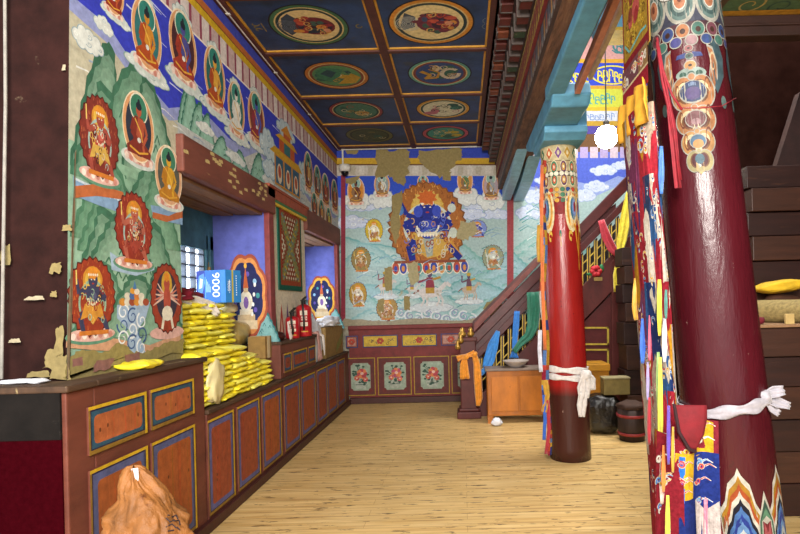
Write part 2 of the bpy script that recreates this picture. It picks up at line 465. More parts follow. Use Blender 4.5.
# upper blue sky, then haze
P.poly([(YN, 2.98)]+[(YN+.3*i, 2.88+.09*sin(i*1.7)-.02*i*(i < 6)) for i in range(1, 19)]+[(YB, 2.9), (YB, 3.5), (YN, 3.5)], '#8f98c6')
P.poly([(YN, 3.06)]+[(YN+.3*i, 2.97+.1*sin(i*1.7)-.02*i*(i < 6)) for i in range(1, 19)]+[(YB, 2.98), (YB, 3.5), (YN, 3.5)], '#343db8')
for k in range(60):
    y = YN+.05+k*.09; P.line([(y, 2.72+.1*((k*37) % 10)/10), (y+.08, 2.73+.1*((k*37) % 10)/10), (y+.2, 2.71+.1*((k*37) % 10)/10)], .010, '#8fa2bc' if k % 2 else '#d9dcd6', .003)
rd = random.Random(3)
for k in range(22):
    y = rd.uniform(YN, 5.6); z = rd.uniform(2.98, 3.42)
    P.line([(y, z), (y+rd.uniform(.12, .25), z-.01)], .012, '#b9c3e0', .003)
# bands under the ceiling
P.rect(YN, 3.49, YB, 3.68, '#cbbdb8')
y = YN; k = 0
while y < YB:
    P.poly([(y, 3.49), (y+.035, 3.49), (y+.035, 3.68), (y, 3.68)], '#8c3f54'); P.poly([(y+.035, 3.485), (y+.14, 3.5), (y+.14, 3.68), (y+.035, 3.68)], '#d6cbc6' if k % 2 else '#c3a9a6')
    y += .15; k += 1
P.rect(YN, 3.48, YB, 3.495, '#e6ded2')
P.rect(YN, 3.68, YB, 3.745, '#c9a51e'); P.rect(YN, 3.745, YB, 3.81, '#b4652e'); P.rect(YN, 3.81, YB, ZC, '#3c46a8'); P.rect(YN, 3.742, YB, 3.75, '#6a2d20')
# green hills of the near panel
rd2 = random.Random(77)
for i, (px, py, w, h) in enumerate([(84, 170, .5, .75), (104, 185, .6, .55), (132, 178, .62, .72), (165, 182, .6, .62), (90, 240, .6, .5), (150, 245, .6, .5), (112, 255, .5, .42), (172, 250, .5, .45), (86, 300, .55, .5), (120, 290, .6, .42), (160, 300, .6, .48), (78, 340, .5, .4), (140, 340, .7, .36), (172, 345, .5, .4)]):
    c = LW(px, py)
    cx = min(max(c[0], YN+w*.5+.01), W1[0]-w*.5-.01)
    mountain(P, cx, max(c[1], 1.36), w, h, rd2.choice(['#3f6f56', '#37654e', '#4a7a5e']), rd2.choice(['#86ad92', '#93b59c', '#7aa588']), seed=i, steps=6)
for i, (px, py, w, h) in enumerate([(187, 128, .24, .30), (192, 131, .3, .34), (199, 136, .26, .26), (207, 141, .24, .22), (222, 158, .34, .18), (241, 171, .38, .18), (259, 182, .42, .28)]):
    c = LW(px, py); mountain(P, c[0], max(c[1], 2.47), w, h, '#2f6a58', '#8db8a4', seed=20+i, steps=4)
# river, ochre banks, water in the near panel
Lpoly(P, [(72, 176), (90, 190), (118, 198), (126, 215), (100, 206), (74, 196)], '#7f9fc0')
for i in range(5): P.line([LW(73+i*10, 178+i*5), LW(83+i*10, 183+i*4), LW(92+i*9, 190+i*4)], .012, '#c8d6e0')
Lpoly(P, [(74, 186), (95, 184), (122, 192), (124, 200), (96, 196), (74, 198)], '#b4653a')
Lpoly(P, [(150, 205), (168, 208), (182, 205), (182, 225), (168, 222), (152, 215)], '#7f9fc0'); Lpoly(P, [(152, 212), (168, 216), (182, 210), (182, 218), (166, 222), (152, 218)], '#b4653a')
Lpoly(P, [(70, 335), (115, 338), (150, 345), (180, 333), (180, 345), (150, 352), (100, 350), (70, 347)], '#c99a78')
Lpoly(P, [(110, 252), (125, 262), (152, 262), (154, 270), (136, 276), (112, 270)], '#9fb8cc')
Lpoly(P, [(118, 305), (150, 302), (146, 318), (138, 330), (146, 352), (126, 353), (132, 332), (118, 318)], '#9db4cc')
for i in range(9):
    c = LW(124+(i % 3)*9, 312+i*4.4); P.spiral(c[0], c[1], .05, 1.3, .012, '#3c5a8c' if i % 2 else '#e6ecee', i)
c = bb(119, 280, 149, 306)
with Frame(P, *c):
    for k in range(6): P.ell(-.75+.3*k, -.7, .22, .3, ['#c98a3a', '#d8d2be', '#9c4a30'][k % 3], 10)
    for k in range(4): P.ell(-.45+.3*k, -.25, .2, .28, ['#d8d2be', '#4a6aa0', '#c97a3a'][k % 3], 10)
    P.ell(-.1, .15, .2, .25, '#d89a3a', 10); P.ell(.15, .1, .18, .25, '#e6dcc8', 10); P.poly([(-.12, .3), (.14, .3), (.02, .95)], '#4a78a8')
wrathful(P, *bb(74, 92, 119, 184), halo='#7c2f24', tick='#a9583a', body='#a04a3c', skirt='#c9a24a', seed=1)
buddha(P, *bb(118, 88, 155, 166), halo='#2b3140', head='#3a7c62', body='#b0553a', robe='#7e2e22', seat='#d2a79c')
buddha(P, *bb(152, 143, 183, 209), halo='#57584e', head='#3f7f62', body='#d2a02e', robe='#b97c22', rim='#d9a880')
wrathful(P, *bb(112, 190, 153, 270), halo='#8f3222', tick='#b35a38', body='#b1604c', skirt='#a04232', seed=2)
wrathful(P, *bb(67, 255, 118, 342), halo='#94381f', tick='#b9602c', body='#3a3c58', skirt='#c98c34', sc='#8fae94', seed=3)
c = bb(148, 262, 183, 338)
with Frame(P, *c):
    P.ell(0, -.85, .95, .18, '#d5aba0', 16); P.flame(0, .05, .86, .9, '#4f1a12', 22, .06, 4); P.flame(0, .05, .82, .86, '#963c26', 22, .06, 4); P.ell(0, .1, .6, .66, '#3b3140', 20); P.ell(0, .4, .3, .36, '#c9a03a', 14)
    for s in (-1, 1):
        for k in range(5): P.line([(s*.12, .1), (s*(.5+.06*k), .42-.14*k)], .09, '#c77a68' if k % 2 else '#d8b4a2', .03)
    P.ell(0, 0, .2, .4, '#b0503e', 14); P.ell(0, .42, .17, .17, '#b0503e', 10); P.line([(-.15, -.3), (-.3, -.75)], .12, '#e0d8c4'); P.line([(.15, -.3), (.3, -.75)], .12, '#e0d8c4'); P.ell(0, -.35, .3, .2, '#e0d8c4', 12); P.flame(0, .6, .14, .12, '#d68a2a', 6, .3, 1)
# seated figures in the blue band
for i, (b, kw) in enumerate([((96, -40, 122, 14), dict(body='#b5522a', halo='#7c2f24')),
        ((126, -6, 162, 72), dict(body='#c8862a', robe='#a8481e', halo='#2f6f70', head='#2f7f72')),
        ((166, 8, 198, 84), dict(body='#4a4a8c', robe='#9c3626', halo='#46242a', head='#2f7f72')),
        ((202, 44, 226, 112), dict(body='#d8a03c', robe='#a8481e', halo='#25655f', head='#2f7f72')),
        ((226, 80, 245, 138), dict(body='#e0ddd0', robe='#d2d4cc', halo='#2b6a66', head='#3c8a7c')),
        ((246, 90, 265, 146), dict(body='#4a58b0', robe='#8e2f3c', halo='#7a3a34', head='#3c8a7c'))]):
    c = bb(*b); cloud(P, c[0]+.02, c[1]-c[3]*.46, c[2]*1.25, c[3]*.26, seed=i); cloud(P, c[0], c[1]+c[3]*.42, c[2]*.55, c[3]*.26, seed=i+30)
    buddha(P, *c, **kw)
for i, (px, py, w, h) in enumerate([(84, 38, .22, .14), (100, 22, .16, .10), (205, 128, .3, .09), (236, 158, .4, .10), (268, 180, .3, .12)]):
    c = LW(px, py); cloud(P, c[0], max(c[1], 2.6), w, h, '#d3d8d2', '#8ea6b0', seed=60+i)
# pavilion on clouds
c = bb(268, 124, 302, 194)
for k, (dx, dy, w, h) in enumerate([(-.5, .0, .35, .4), (.5, -.05, .35, .5), (0, .42, .45, .25), (-.45, -.3, .35, .25)]): cloud(P, c[0]+dx*c[2], c[1]+dy*c[3], w*c[2]*1.1, h*c[3]*1.1, '#b9cbd2', '#7f9fb4', seed=80+k)
with Frame(P, *c):
    P.rect(-.72, -.9, .75, -.05, '#c58a2c')
    for k in range(3): P.rect(-.66+.48*k, -.85, -.26+.48*k, -.12, '#2f5a78'); P.ell(-.46+.48*k, -.55, .13, .28, '#d8c7a8', 10); P.ell(-.46+.48*k, -.5, .08, .18, '#a8482c', 8)
    P.poly([(-.95, -.08), (.95, -.08), (.7, .12), (-.7, .12)], '#c79a24'); P.rect(-.45, .1, .45, .45, '#b5562c'); P.rect(-.18, .12, .18, .42, '#2f6a70')
    P.poly([(-.65, .43), (.65, .43), (.4, .58), (-.4, .58)], '#c79a24'); P.rect(-.2, .56, .2, .72, '#b5562c'); P.poly([(-.35, .7), (.35, .7), (0, .98)], '#c9852c')
for i, (px, py, w, h, bd) in enumerate([(308, 172, 10, 44, '#c8a060'), (317, 182, 9, 36, '#7c8c8c'), (325, 190, 9, 36, '#a83c2c'), (334, 196, 8, 36, '#b06a4a'), (314, 206, 8, 30, '#9c4a34'), (321, 212, 8, 28, '#c08a4a'), (328, 219, 7, 26, '#c8b64a')]):
    c = bb(px-w/2, py-h/2, px+w/2, py+h/2); cloud(P, c[0], c[1]-c[3]*.3, c[2]*1.3, c[3]*.5, '#b9cfd2', '#7fa5b0', seed=i+90); buddha(P, *c, body=bd, robe='#7c3a2a', halo='#394a48', head='#4a8a78')
# between the windows: striped foot, painted flames
for i in range(6):
    y0 = W1[1]+.08+i*.19; P.poly([(y0, 1.18), (y0+.17, 1.18), (y0+.085, 1.55)], ['#2f7a68', '#a8382c', '#6c4a78'][i % 3]); P.poly([(y0+.04, 1.2), (y0+.13, 1.2), (y0+.085, 1.4)], '#d2b8a0')
P.rect(W1[1], 1.0, W1[1]+.03, 2.5, '#8a3a34')
P.rect(YN, 1.17, W1[0], 1.235, '#8a7d50')
# bare clay where the paint fell off
P.rough([LW(70, 378), LW(182, 352), LW(182, 340), LW(165, 343), LW(150, 352), LW(135, 352), LW(120, 345), LW(105, 352), LW(85, 350), LW(70, 356)], '#948650', 4, .06, 8)
P.rough([LW(95, 372), LW(112, 368), LW(116, 358), LW(98, 360)], '#8d6258', 6, .05); P.rough([LW(128, 364), LW(140, 362), LW(140, 352), LW(126, 354)], '#8d6258', 7, .05); P.rough([LW(76, 358), LW(86, 356), LW(86, 364), LW(76, 366)], '#8d6258', 8, .04)
P.rough([LW(71, 378), LW(74, 376), LW(74, 150), LW(72, 150)], '#7e6a52', 9, .03, 20)
P.build('mural', Lfn, P_MURAL, wall_left)
# near end of the wall: flaking brown paint
P = Paint()
Pf = lambda s, t, d: Vector((s, yn(t) - d, t))
for i, (px, py, w, h) in enumerate([(58, 268, .06, .05), (57, 294, .035, .03), (68, 228, .05, .03), (64, 340, .05, .14), (57, 358, .07, .10), (66, 366, .09, .12), (44, 373, .12, .03), (8, 255, .05, .1), (60, 65, .02, .03), (38, 298, .1, .02), (20, 340, .06, .02)]):
    c = at(px, py, YN); P.rough([(c.x-w/2, c.z-h/2), (c.x+w/2, c.z-h/2), (c.x+w*.4, c.z+h/2), (c.x-w*.3, c.z+h*.4)], '#8a7a4e' if i < 8 else '#a59a80', i, .035, 9)
P.build('flaked_paint', Pf, P_MURAL, wall_left)

# window recess: lintels, posts, frames, painted reveals
lint = []
for n, (y0, y1, z) in enumerate((W1, W2)):
    bm = BM(); box(bm, -T+.002, XW+.05, y0-.03, y1+.12, 2.425, 2.68)
    o = obj('lintel', bm, WOOD_OLD, (wall_mid, wall_far)[n], bevel=.012)
    P = Paint(); rd = random.Random(n)
    for k in range(26):
        s = rd.uniform(y0, y1); t = rd.uniform(2.47, 2.66); P.rough([(s-.03, t-.012), (s+.04, t-.01), (s+.03, t+.015), (s-.03, t+.01)], '#c3ad72', k, .03, 5)
    if n == 0: P.build('chipped_paint', lambda s, t, d: Vector((XW+.05+d, s, t)), P_MURAL, o)
    bm = BM(); box(bm, -2.0, XW+.03, y1-.02, y1+.11, 1.18 if n == 0 else .8, 2.44)
    obj('jamb_post', bm, mat('red_post', '#7a3030', .6, .3, wear='#a58b70', wear_amt=.68), (wall_mid, wall_far)[n], bevel=.008)
    bm = BM(); box(bm, -T, -1.9, y1-.025, y1-.005, .8, 2.44)
    rv = obj('painted_reveal', bm, REVEAL_BLUE, (wall_mid, wall_far)[n])
    # stupa painted on the reveal
    P = Paint(); fn = (lambda yy: (lambda s, t, d: Vector((s, yy-.026-d, t))))(y1)
    x0, x1 = -T, -1.9
    for k in range(5): mountain(P, -2.4+.12*k, 1.16, .3, .35+.1*(k % 2), '#2f6a6c', '#7fb0b0', seed=k, steps=3)
    with Frame(P, -2.09 if n == 0 else -2.10, 1.62, .42, .86 if n == 0 else .72):
        P.wavy(0, 0, .95, .9, '#9c4a34', 8, .1); P.wavy(0, 0, .86, .82, '#d08a4a' if n == 0 else '#d8a43a', 8, .1); P.wavy(0, 0, .74, .72, '#1d2250', 8, .1)
        for k in range(16):
            a = k*.7; P.ell(.55*cos(a), .5*sin(a), .09, .06, ['#3f8a8a', '#8ab0d0', '#5a4a9a'][k % 3], 8)
        P.rect(-.5, -.75, .5, -.55, '#cdb896'); P.rect(-.4, -.55, .4, -.42, '#bfa47c'); P.rect(-.3, -.42, .3, -.3, '#d8c9ac'); P.ell(0, -.12, .3, .24, '#dcd2ba', 16); P.rect(-.1, .08, .1, .18, '#bfa47c'); P.poly([(-.12, .18), (.12, .18), (0, .65)], '#b5582c'); P.ell(0, -.15, .12, .14, '#7c5a9a', 10); P.ell(0, .68, .07, .06, '#d8a43a', 8)
        for k in range(4): P.ell(.42-.05*k, .25-.22*k, .06, .05, '#e0e0d8', 8)
    P.build('stupa_painting', fn, P_MURAL, rv)
for n, (y0, y1, z) in enumerate((W1, W2)):
    bm = BM()
    for k in range(4): box(bm, -T+.01+.14*k, -T+.13+.14*k, y0, y1-.03, 2.405-.006*(k % 2), 2.424)
    obj('soffit_planks', bm, mat('soffit_brown', '#7a5638', .7, .4, 6, stretch=(4, .4, 1)), (wall_mid, wall_far)[n], bevel=.004)
# window with a grid of bright panes
bm = BM(); X0 = -T+.02
TEAL = mat('teal_wood', '#3a6674', .6, .35, 8)
for (a, b, c, d) in ((W1[0], W1[0]+.1, 1.16, 2.2), (4.98, 5.02, 1.16, 2.2), (W1[1]-.1, W1[1]-.03, 1.16, 2.2), (W1[0], W1[1]-.03, 2.06, 2.44), (W1[0], W1[1]-.03, 1.16, 1.24)): box(bm, -T-.02, X0+.05, a, b, c, d)
box(bm, -T, X0+.02, 5.02, W1[1]-.05, 1.24, 2.06)
win = tag(obj('window_1', bm, TEAL, bevel=.006), kind='structure')
bm = BM()
for i in range(9): box(bm, -T, X0+.03, W1[0]+.1+i*.164-.007, W1[0]+.1+i*.164+.007, 1.24, 2.06)
for i in range(8): box(bm, -T, X0+.03, W1[0]+.1, 4.98, 1.24+i*.11-.007, 1.24+i*.11+.007)
obj('window_grille', bm, mat('grille', '#5c6470', .5), win)
bm = BM(); box(bm, -T-.03, -T-.003, W1[0]+.1, 4.98, 1.24, 2.06); obj('pane', bm, emit_mat('bright_pane', '#dfe9f5', 6), win)
bm = BM(); box(bm, X0+.02, X0+.035, 5.04, 5.09, 1.3, 1.95); box(bm, X0+.05, X0+.07, 5.0, 5.02, 1.75, 1.9); obj('shutter_batten', bm, mat('ochre_edge', '#8a6a3a', .6), win)
bm = BM(); box(bm, -T-.02, X0+.05, W2[0], W2[0]+.1, .82, 2.44); box(bm, -T-.02, X0+.05, W2[1]-.13, W2[1]-.03, .82, 2.44); box(bm, -T-.02, X0+.05, W2[0], W2[1]-.03, 2.2, 2.44)
win2 = tag(obj('window_2', bm, TEAL, bevel=.006), kind='structure')
bm = BM(); box(bm, -T+.002, -T+.01, W2[0]+.1, W2[1]-.13, 1.3, 2.2); obj('pane', bm, emit_mat('bright_pane', '#dfe9f5', 6), win2)
bm = BM()
for i in range(8): box(bm, -T+.01, X0+.02, W2[0]+.1+i*.19-.007, W2[0]+.1+i*.19+.007, 1.3, 2.2)
obj('window_grille', bm, MATS['grille'], win2)
# painted cornice over the hanging
bm = BM(); y0 = LW(263, 190)[0]; y1 = LW(304, 213)[0]
box(bm, XW, XW+.05, y0, y1, 2.58, 2.69); box(bm, XW, XW+.065, y0, y1, 2.67, 2.70)
o = obj('painted_cornice', bm, mat('terracotta_paint', '#8f4630', .7, wear='#b09a6a', wear_amt=.7), wall_mid, bevel=.006)
bm = BM(); box(bm, XW, XW+.04, y0, y1, 2.53, 2.555, 0); box(bm, XW, XW+.045, y0, y1, 2.555, 2.58, 1)
obj('cornice_edge', bm, [mat('yellow_edge', '#c8a82c', .6), mat('green_edge', '#2f6a3c', .6)], o)

# ---------------------------------------------------------------- back wall
bm = BM(); box(bm, -2.56, 4.4, YB, YB+.2, 0, 6.2)
wall_back = tag(obj('wall_back', bm, mat('back_plaster', '#9d9784', .85, wear='#83774f', wear_amt=.6)), kind='structure')
Bfn = lambda s, t, d: Vector((s, YB - d, t))
P = Paint(); P.tf = lambda p: (lambda q: (q.x, q.z))(at(p[0], p[1], YB))
base_tf = P.tf
class PX_:   # draws in photo-aligned units on the wall, +y up inside frames
    pass
def Bf(cx, cy): q = at(cx, cy, YB); return q.x, q.z
P.rect(336, 174, 660, 326, '#a4bcba')
P.tf = lambda p: p
K = YB/F
for i in range(46):   # layered misty hills, both panels
    rd = random.Random(i); px = rd.uniform(345, 650); py = 232+rd.random()*86
    c = Bf(px, py); mountain(P, c[0], c[1]-.25, rd.uniform(.7, 1.4), rd.uniform(.22, .4), rd.choice(['#6fa5a4', '#86b2b4', '#7fb0a8']), rd.choice(['#a9c4c2', '#b6cccb', '#9fbfc6', '#b4c8c4']), seed=i, steps=5)
P.tf = base_tf
P.poly([(336, 172), (512, 170), (512, 196), (500, 203), (488, 197), (476, 206), (462, 200), (452, 208), (400, 214), (392, 205), (380, 210), (366, 203), (352, 208), (336, 205)], '#8da3d4')
P.poly([(336, 172), (512, 170), (512, 186), (500, 196), (488, 190), (476, 199), (462, 193), (452, 200), (400, 206), (392, 198), (380, 203), (366, 196), (352, 200), (336, 197)], '#2f4fc0')
P.poly([(514, 150), (660, 150), (660, 186), (640, 192), (618, 186), (596, 196), (570, 190), (545, 200), (514, 192)], '#8d9ed2'); P.poly([(514, 140), (660, 140), (660, 176), (640, 182), (618, 176), (596, 186), (570, 180), (545, 190), (514, 182)], '#4f62c4')
for (x, y, w, h) in [(360, 206, 30, 12), (352, 222, 34, 14), (478, 205, 30, 14), (495, 214, 30, 12), (470, 214, 30, 12), (536, 196, 26, 16), (528, 212, 26, 16), (604, 170, 26, 12), (596, 186, 24, 14), (622, 165, 20, 10), (585, 195, 22, 14), (630, 184, 20, 12), (545, 180, 20, 10)]:
    P.tf = lambda p: p; c = Bf(x, y); cloud(P, c[0], c[1], w*K, h*K, '#c4cee2', '#8fa4d0', seed=int(x)); P.tf = base_tf
P.tf = lambda p: p
def bfig(f, x, y, w, h, **kw): c = Bf(x, y); f(P, c[0], c[1], w*K, h*K, **kw)
for (x, y, w, h) in [(357, 200, 26, 22), (382, 198, 26, 22), (465, 196, 28, 22), (491, 200, 28, 24), (424, 190, 34, 10)]:
    c = Bf(x, y); cloud(P, c[0], c[1], w*K, h*K, '#d8dcd8', '#9aa8b8', seed=int(y*x) % 97)
for (x, y, w, h, bd, hl) in [(356, 191, 20, 30, '#6a3a2c', '#c9832e'), (382, 185, 18, 26, '#cfd0c6', '#8a9aa0'), (423, 182, 13, 15, '#b9562c', '#3f8a94'), (465, 181, 18, 28, '#5a7a50', '#c98f4a'), (491, 186, 20, 30, '#9aa0a4', '#b09aa0')]:
    bfig(buddha, x, y, w, h, body=bd, halo=hl, robe='#8c6a4a', head='#8fb0a4')
# central blue figure in a broad ring of flames
c = Bf(427, 228)
with Frame(P, c[0], c[1], 84*K, 92*K):
    P.flame(0, .05, .9, .93, '#7a4a26', 34, .05, 5); P.flame(0, .05, .86, .9, '#a3642e', 34, .05, 5)
    rd = random.Random(11)
    for k in range(230):
        a = rd.random()*2*pi; r = .38+.5*rd.random(); x, y = r*cos(a), .06+r*sin(a)*1.02
        P.line([(x, y), (x+.03*rd.uniform(-1, 1), y+.03), (x+.04*rd.uniform(-1, 1), y+.08)], .03, rd.choice(['#c98038', '#7c4420', '#d69a52', '#b46a2c']), .008)
    lotus_row(P, -.86, .96, -.86, .15, ['#b5503c', '#3a4aa0', '#c98a4a', '#4a8a8a'], 10)
    P.rect(-.8, -.76, .9, -.7, '#8a4a34')
    B = '#202c86'; B2 = '#3a4cb4'
    P.ell(.02, .42, .4, .36, '#c99a3c', 20); P.flame(.02, .46, .34, .34, '#d6b45a', 20, .15, 2)
    P.arc(.02, .02, .55, .5, -.6, pi+.6, .06, '#c3ccc0', 20)
    P.line([(-.08, -.2), (-.42, -.38), (-.36, -.7)], .24, B, .15); P.line([(.14, -.2), (.5, -.34), (.78, -.68)], .24, '#c9923c', .15); P.line([(.5, -.4), (.78, -.68)], .14, B)
    P.poly([(-.3, -.1), (.34, -.1), (.5, -.5), (.24, -.62), (0, -.66), (-.24, -.5)], '#c9a04a'); P.poly([(-.12, -.1), (.16, -.1), (.12, -.6), (-.02, -.64)], '#9fa89c')
    P.ell(.02, .08, .3, .32, B, 18); P.ell(.02, -.02, .22, .2, B2, 14)
    for s in (-1, 1):
        for (x, y, x2, y2) in ((.5, .3, .62, .55), (.56, .1, .46, -.08), (.48, -.02, .16, -.04)): P.line([(.02+s*.24, .2), (.02+s*x, y), (.02+s*x2, y2)], .13, B, .08)
    for k in range(70):
        x, y = rd.uniform(-.5, .6), rd.uniform(-.65, .3); P.arc(x, y, .05, .06, rd.random()*6, rd.random()*3+7, .018, rd.choice(['#d6b050', '#c8c4b0', '#8f3428', '#141c54', '#5468c0', '#b8863a']), 6)
    P.ell(.02, .42, .2, .2, B, 14); P.ell(-.2, .36, .11, .13, B2, 10); P.ell(.24, .36, .11, .13, B2, 10)
    for k in range(5): P.ell(-.1+.06*k, .54, .04, .045, '#ece4cc', 8)
    P.flame(.02, .66, .2, .14, '#c9662c', 9, .3, 4); P.ell(-.05, .45, .024, .016, '#e0d8c4', 8); P.ell(.09, .45, .024, .016, '#e0d8c4', 8); P.ell(.02, .34, .045, .018, '#a03a30', 8); P.arc(.02, .44, .13, .08, .5, 2.6, .02, '#c98a3a', 8)
    P.arc(.02, .05, .26, .2, pi, 2*pi, .04, '#e8e0c8'); P.line([(-.24, -.12), (.28, -.12)], .06, '#d8d0b8')
    for k in range(7): P.ell(-.2+.07*k, -.16, .03, .035, '#ece4cc', 6)
    P.line([(-.66, .2), (-.6, .72)], .04, '#d8c87a'); P.ell(-.62, .4, .08, .12, '#4a7ab0', 8); P.ell(.6, .42, .1, .1, '#c3ccc0', 10); P.ell(.62, -.12, .1, .12, '#c3ccc0', 10)
# small attendants
for i, (x, y, w, h, hl, bd) in enumerate([(374, 231, 20, 26, '#c9ab2c', '#e0dcc8'), (477, 229, 22, 20, '#7a8fd0', '#3a4aa8'), (361, 260, 22, 28, '#8c7a4a', '#b08a4a'), (493, 258, 24, 28, '#8f9a80', '#c6ccc4'), (358, 295, 20, 28, '#b08a3c', '#d8d2c4'), (387, 309, 24, 26, '#a98a54', '#b58a6a')]):
    bfig(wrathful, x, y, w, h, halo=hl, tick='#a08a50', body=bd, skirt='#a8744a', sc='#d8dcd4', seed=i, lotus=False)
def rider(x, y, w, h, horse='#c9c3b8', man='#8a3c34', gold='#b9963c'):
    c = Bf(x, y)
    with Frame(P, c[0], c[1], w*K, h*K):
        cloud(P, 0, -.75, 2.1, .5, '#c9d0d2', '#9aa8b0', int(x))
        P.ell(0, -.1, .55, .24, horse, 14); P.line([(.45, 0), (.75, .3), (.95, .15)], .2, horse, .14); P.line([(-.5, 0), (-.85, -.2)], .1, '#8a5a4a', .04)
        for k, dx in enumerate((-.4, -.25, .3, .45)): P.line([(dx, -.2), (dx+.12, -.45), (dx-.02+.1*(k % 2), -.7)], .09, horse)
        P.rect(-.2, -.15, .2, .12, gold); P.poly([(-.2, .1), (.22, .1), (.15, .55), (-.15, .55)], man); P.line([(-.12, .45), (-.55, .35), (-.5, .75)], .1, man); P.line([(.12, .45), (.5, .55)], .1, gold)
        P.ell(0, .68, .12, .14, '#5a4a6a', 10); P.flame(0, .8, .16, .1, gold, 6, .3); P.line([(-.5, .3), (-.62, .98)], .04, '#6a6a8a')
rider(385, 285, 24, 30, '#c8bcb4', '#9c5a50'); rider(430, 290, 44, 46, '#cfc8c4', '#8c3a4a', '#b08a3a'); rider(469, 288, 26, 34, '#b7a794', '#6a4a5a'); rider(412, 288, 18, 22, '#c8c4c0', '#7a6a8a')
for i in range(9): c = Bf(400+i*9, 313+(i % 3)*3); P.spiral(c[0], c[1], .085, 1.4, .025, '#d5d9da', i, 1 if i % 2 else -1); P.spiral(c[0]+.02, c[1], .06, 1.2, .02, '#8f93b4', i+1)
for i in range(40):
    rd = random.Random(100+i); c = Bf(rd.uniform(350, 500), rd.uniform(212, 318)); P.line([(c[0], c[1]), (c[0]+.1, c[1]+.05), (c[0]+.22, c[1]+.03)], .014, rd.choice(['#4f8f8c', '#d8dedc', '#7fa0bc']), .003)
# right hand panel detail
for i in range(26):
    rd = random.Random(200+i); c = Bf(rd.uniform(518, 545), rd.uniform(205, 285)); P.line([(c[0], c[1]), (c[0]+.12, c[1]+.07), (c[0]+.26, c[1]+.02)], .016, rd.choice(['#4f8f8c', '#d0dcda', '#6f9fa8']), .004)
P.tf = base_tf
# bands at the top, stripes at the sides
P.rect(336, 146, 520, 160, '#3044a8'); P.rect(336, 158, 520, 166, '#c09a2c'); P.rect(336, 165, 500, 176, '#bdb5a8'); P.rect(336, 164, 520, 165.4, '#6a4a2c')
for i in range(18): P.rough([(350+i*9, 166), (356+i*9, 166), (355+i*9, 175), (350+i*9, 175)], '#c9c3b8' if i % 2 else '#aea694', i, 1.5, 4)
for i, pts in enumerate([[(376, 150), (410, 149), (408, 172), (404, 186), (396, 182), (388, 176), (376, 178)], [(420, 150), (462, 148), (462, 158), (450, 170), (440, 178), (428, 170), (418, 158)], [(392, 196), (402, 190), (400, 232), (396, 244), (390, 230)], [(460, 222), (478, 222), (476, 232), (466, 240), (456, 238)], [(408, 262), (418, 262), (418, 280), (412, 286), (408, 276)], [(346, 178), (360, 176), (356, 184), (346, 184)], [(345, 148), (360, 148), (356, 154), (346, 154)], [(384, 268), (392, 266), (392, 290), (386, 292)], [(440, 168), (452, 172), (450, 182), (442, 180)], [(486, 302), (505, 294), (500, 312), (480, 320)], [(378, 300), (384, 298), (384, 312), (378, 312)], [(404, 296), (410, 296), (410, 310), (404, 310)]]):
    P.rough(pts, '#8d7d50' if i not in (3, 4) else '#a59a72', i, 4, 7)
for i in range(0): P.line([(380+i*3.4, 156+i % 3*6), (384+i*3.4, 160+i % 4*6), (385+i*3, 168+i % 4*4)], .5, '#5f5232')
P.rect(341, 175, 345.5, 326, '#8a3040'); P.rect(507, 160, 513.5, 300, '#9a4448'); P.rect(336, 321, 480, 327, '#9a857c')
for i in range(14): P.rough([(346+i*9.5, 321), (352+i*9.5, 320), (353+i*9.5, 326), (347+i*9.5, 326)], '#a39a80' if i % 2 else '#7c4440', i, 1.6, 4)
P.rough([(338, 326), (480, 324), (480, 318), (460, 320), (420, 318), (380, 321), (345, 319)], '#9d937a', 33, 2.5, 8)
# lettered boards high on the wall behind the lamp
def script(x0, y0, x1, y1, col, seed, w=1.1):
    rd = random.Random(seed); x = x0
    while x < x1:
        h = (y1-y0)*rd.uniform(.6, 1); g = rd.uniform(4, 6)
        P.line([(x, y1), (x, y1-h), (x+g*.6, y1-h*.9), (x+g*.7, y1-h*.4)], w, col); P.arc(x+g*.4, y1-h*.3, g*.45, h*.3, rd.random()*3, 4+rd.random()*2, w, col, 8); x += g
P.rect(520, -20, 680, 30, '#3f2a22'); P.rect(520, 30, 680, 60, '#c2908a'); P.rect(520, 59, 680, 63, '#c9962c'); P.rect(520, 63, 680, 86, '#2a3fb0'); P.rect(520, 85.5, 680, 89, '#b58a2c'); P.rect(520, 89, 680, 108, '#b3b63c'); P.rect(520, 107, 680, 111, '#c2a22c'); P.rect(520, 111, 680, 122, '#b7bcc8'); P.rect(520, 121, 680, 126, '#a8862c'); P.rect(520, 126, 680, 136, '#4a3f8c'); P.rect(520, 134, 680, 152, '#6a4a2c')
P.arc(622, 45, 9, 8, .4, 5.6, 2, '#3c7a7c'); script(617, 38, 628, 52, '#3c7a7c', 3, 1.4); P.line([(612, 50), (616, 53), (628, 53)], 1.3, '#3c7a7c')
P.arc(612, 75, 20, 9, 2.4, 5.6, 1.4, '#d2c22c'); P.arc(612, 75, 20, 9, -.4, 2.6, 1.4, '#d2c22c'); script(598, 69, 630, 82, '#d2c22c', 5, 1.3); script(590, 92, 614, 104, '#3f8f8c', 6, 1.1); script(586, 113, 614, 120, '#6f84b0', 7, .9); script(560, 69, 586, 82, '#d2c22c', 8, 1.3); script(640, 92, 668, 104, '#3f8f8c', 9, 1.1)
for i in range(16): P.rect(520+i*10, 147, 528+i*10, 158, '#c4b3c0' if i % 2 else '#a99ac4')
P.build('mural', Bfn, P_MURAL2, wall_back)

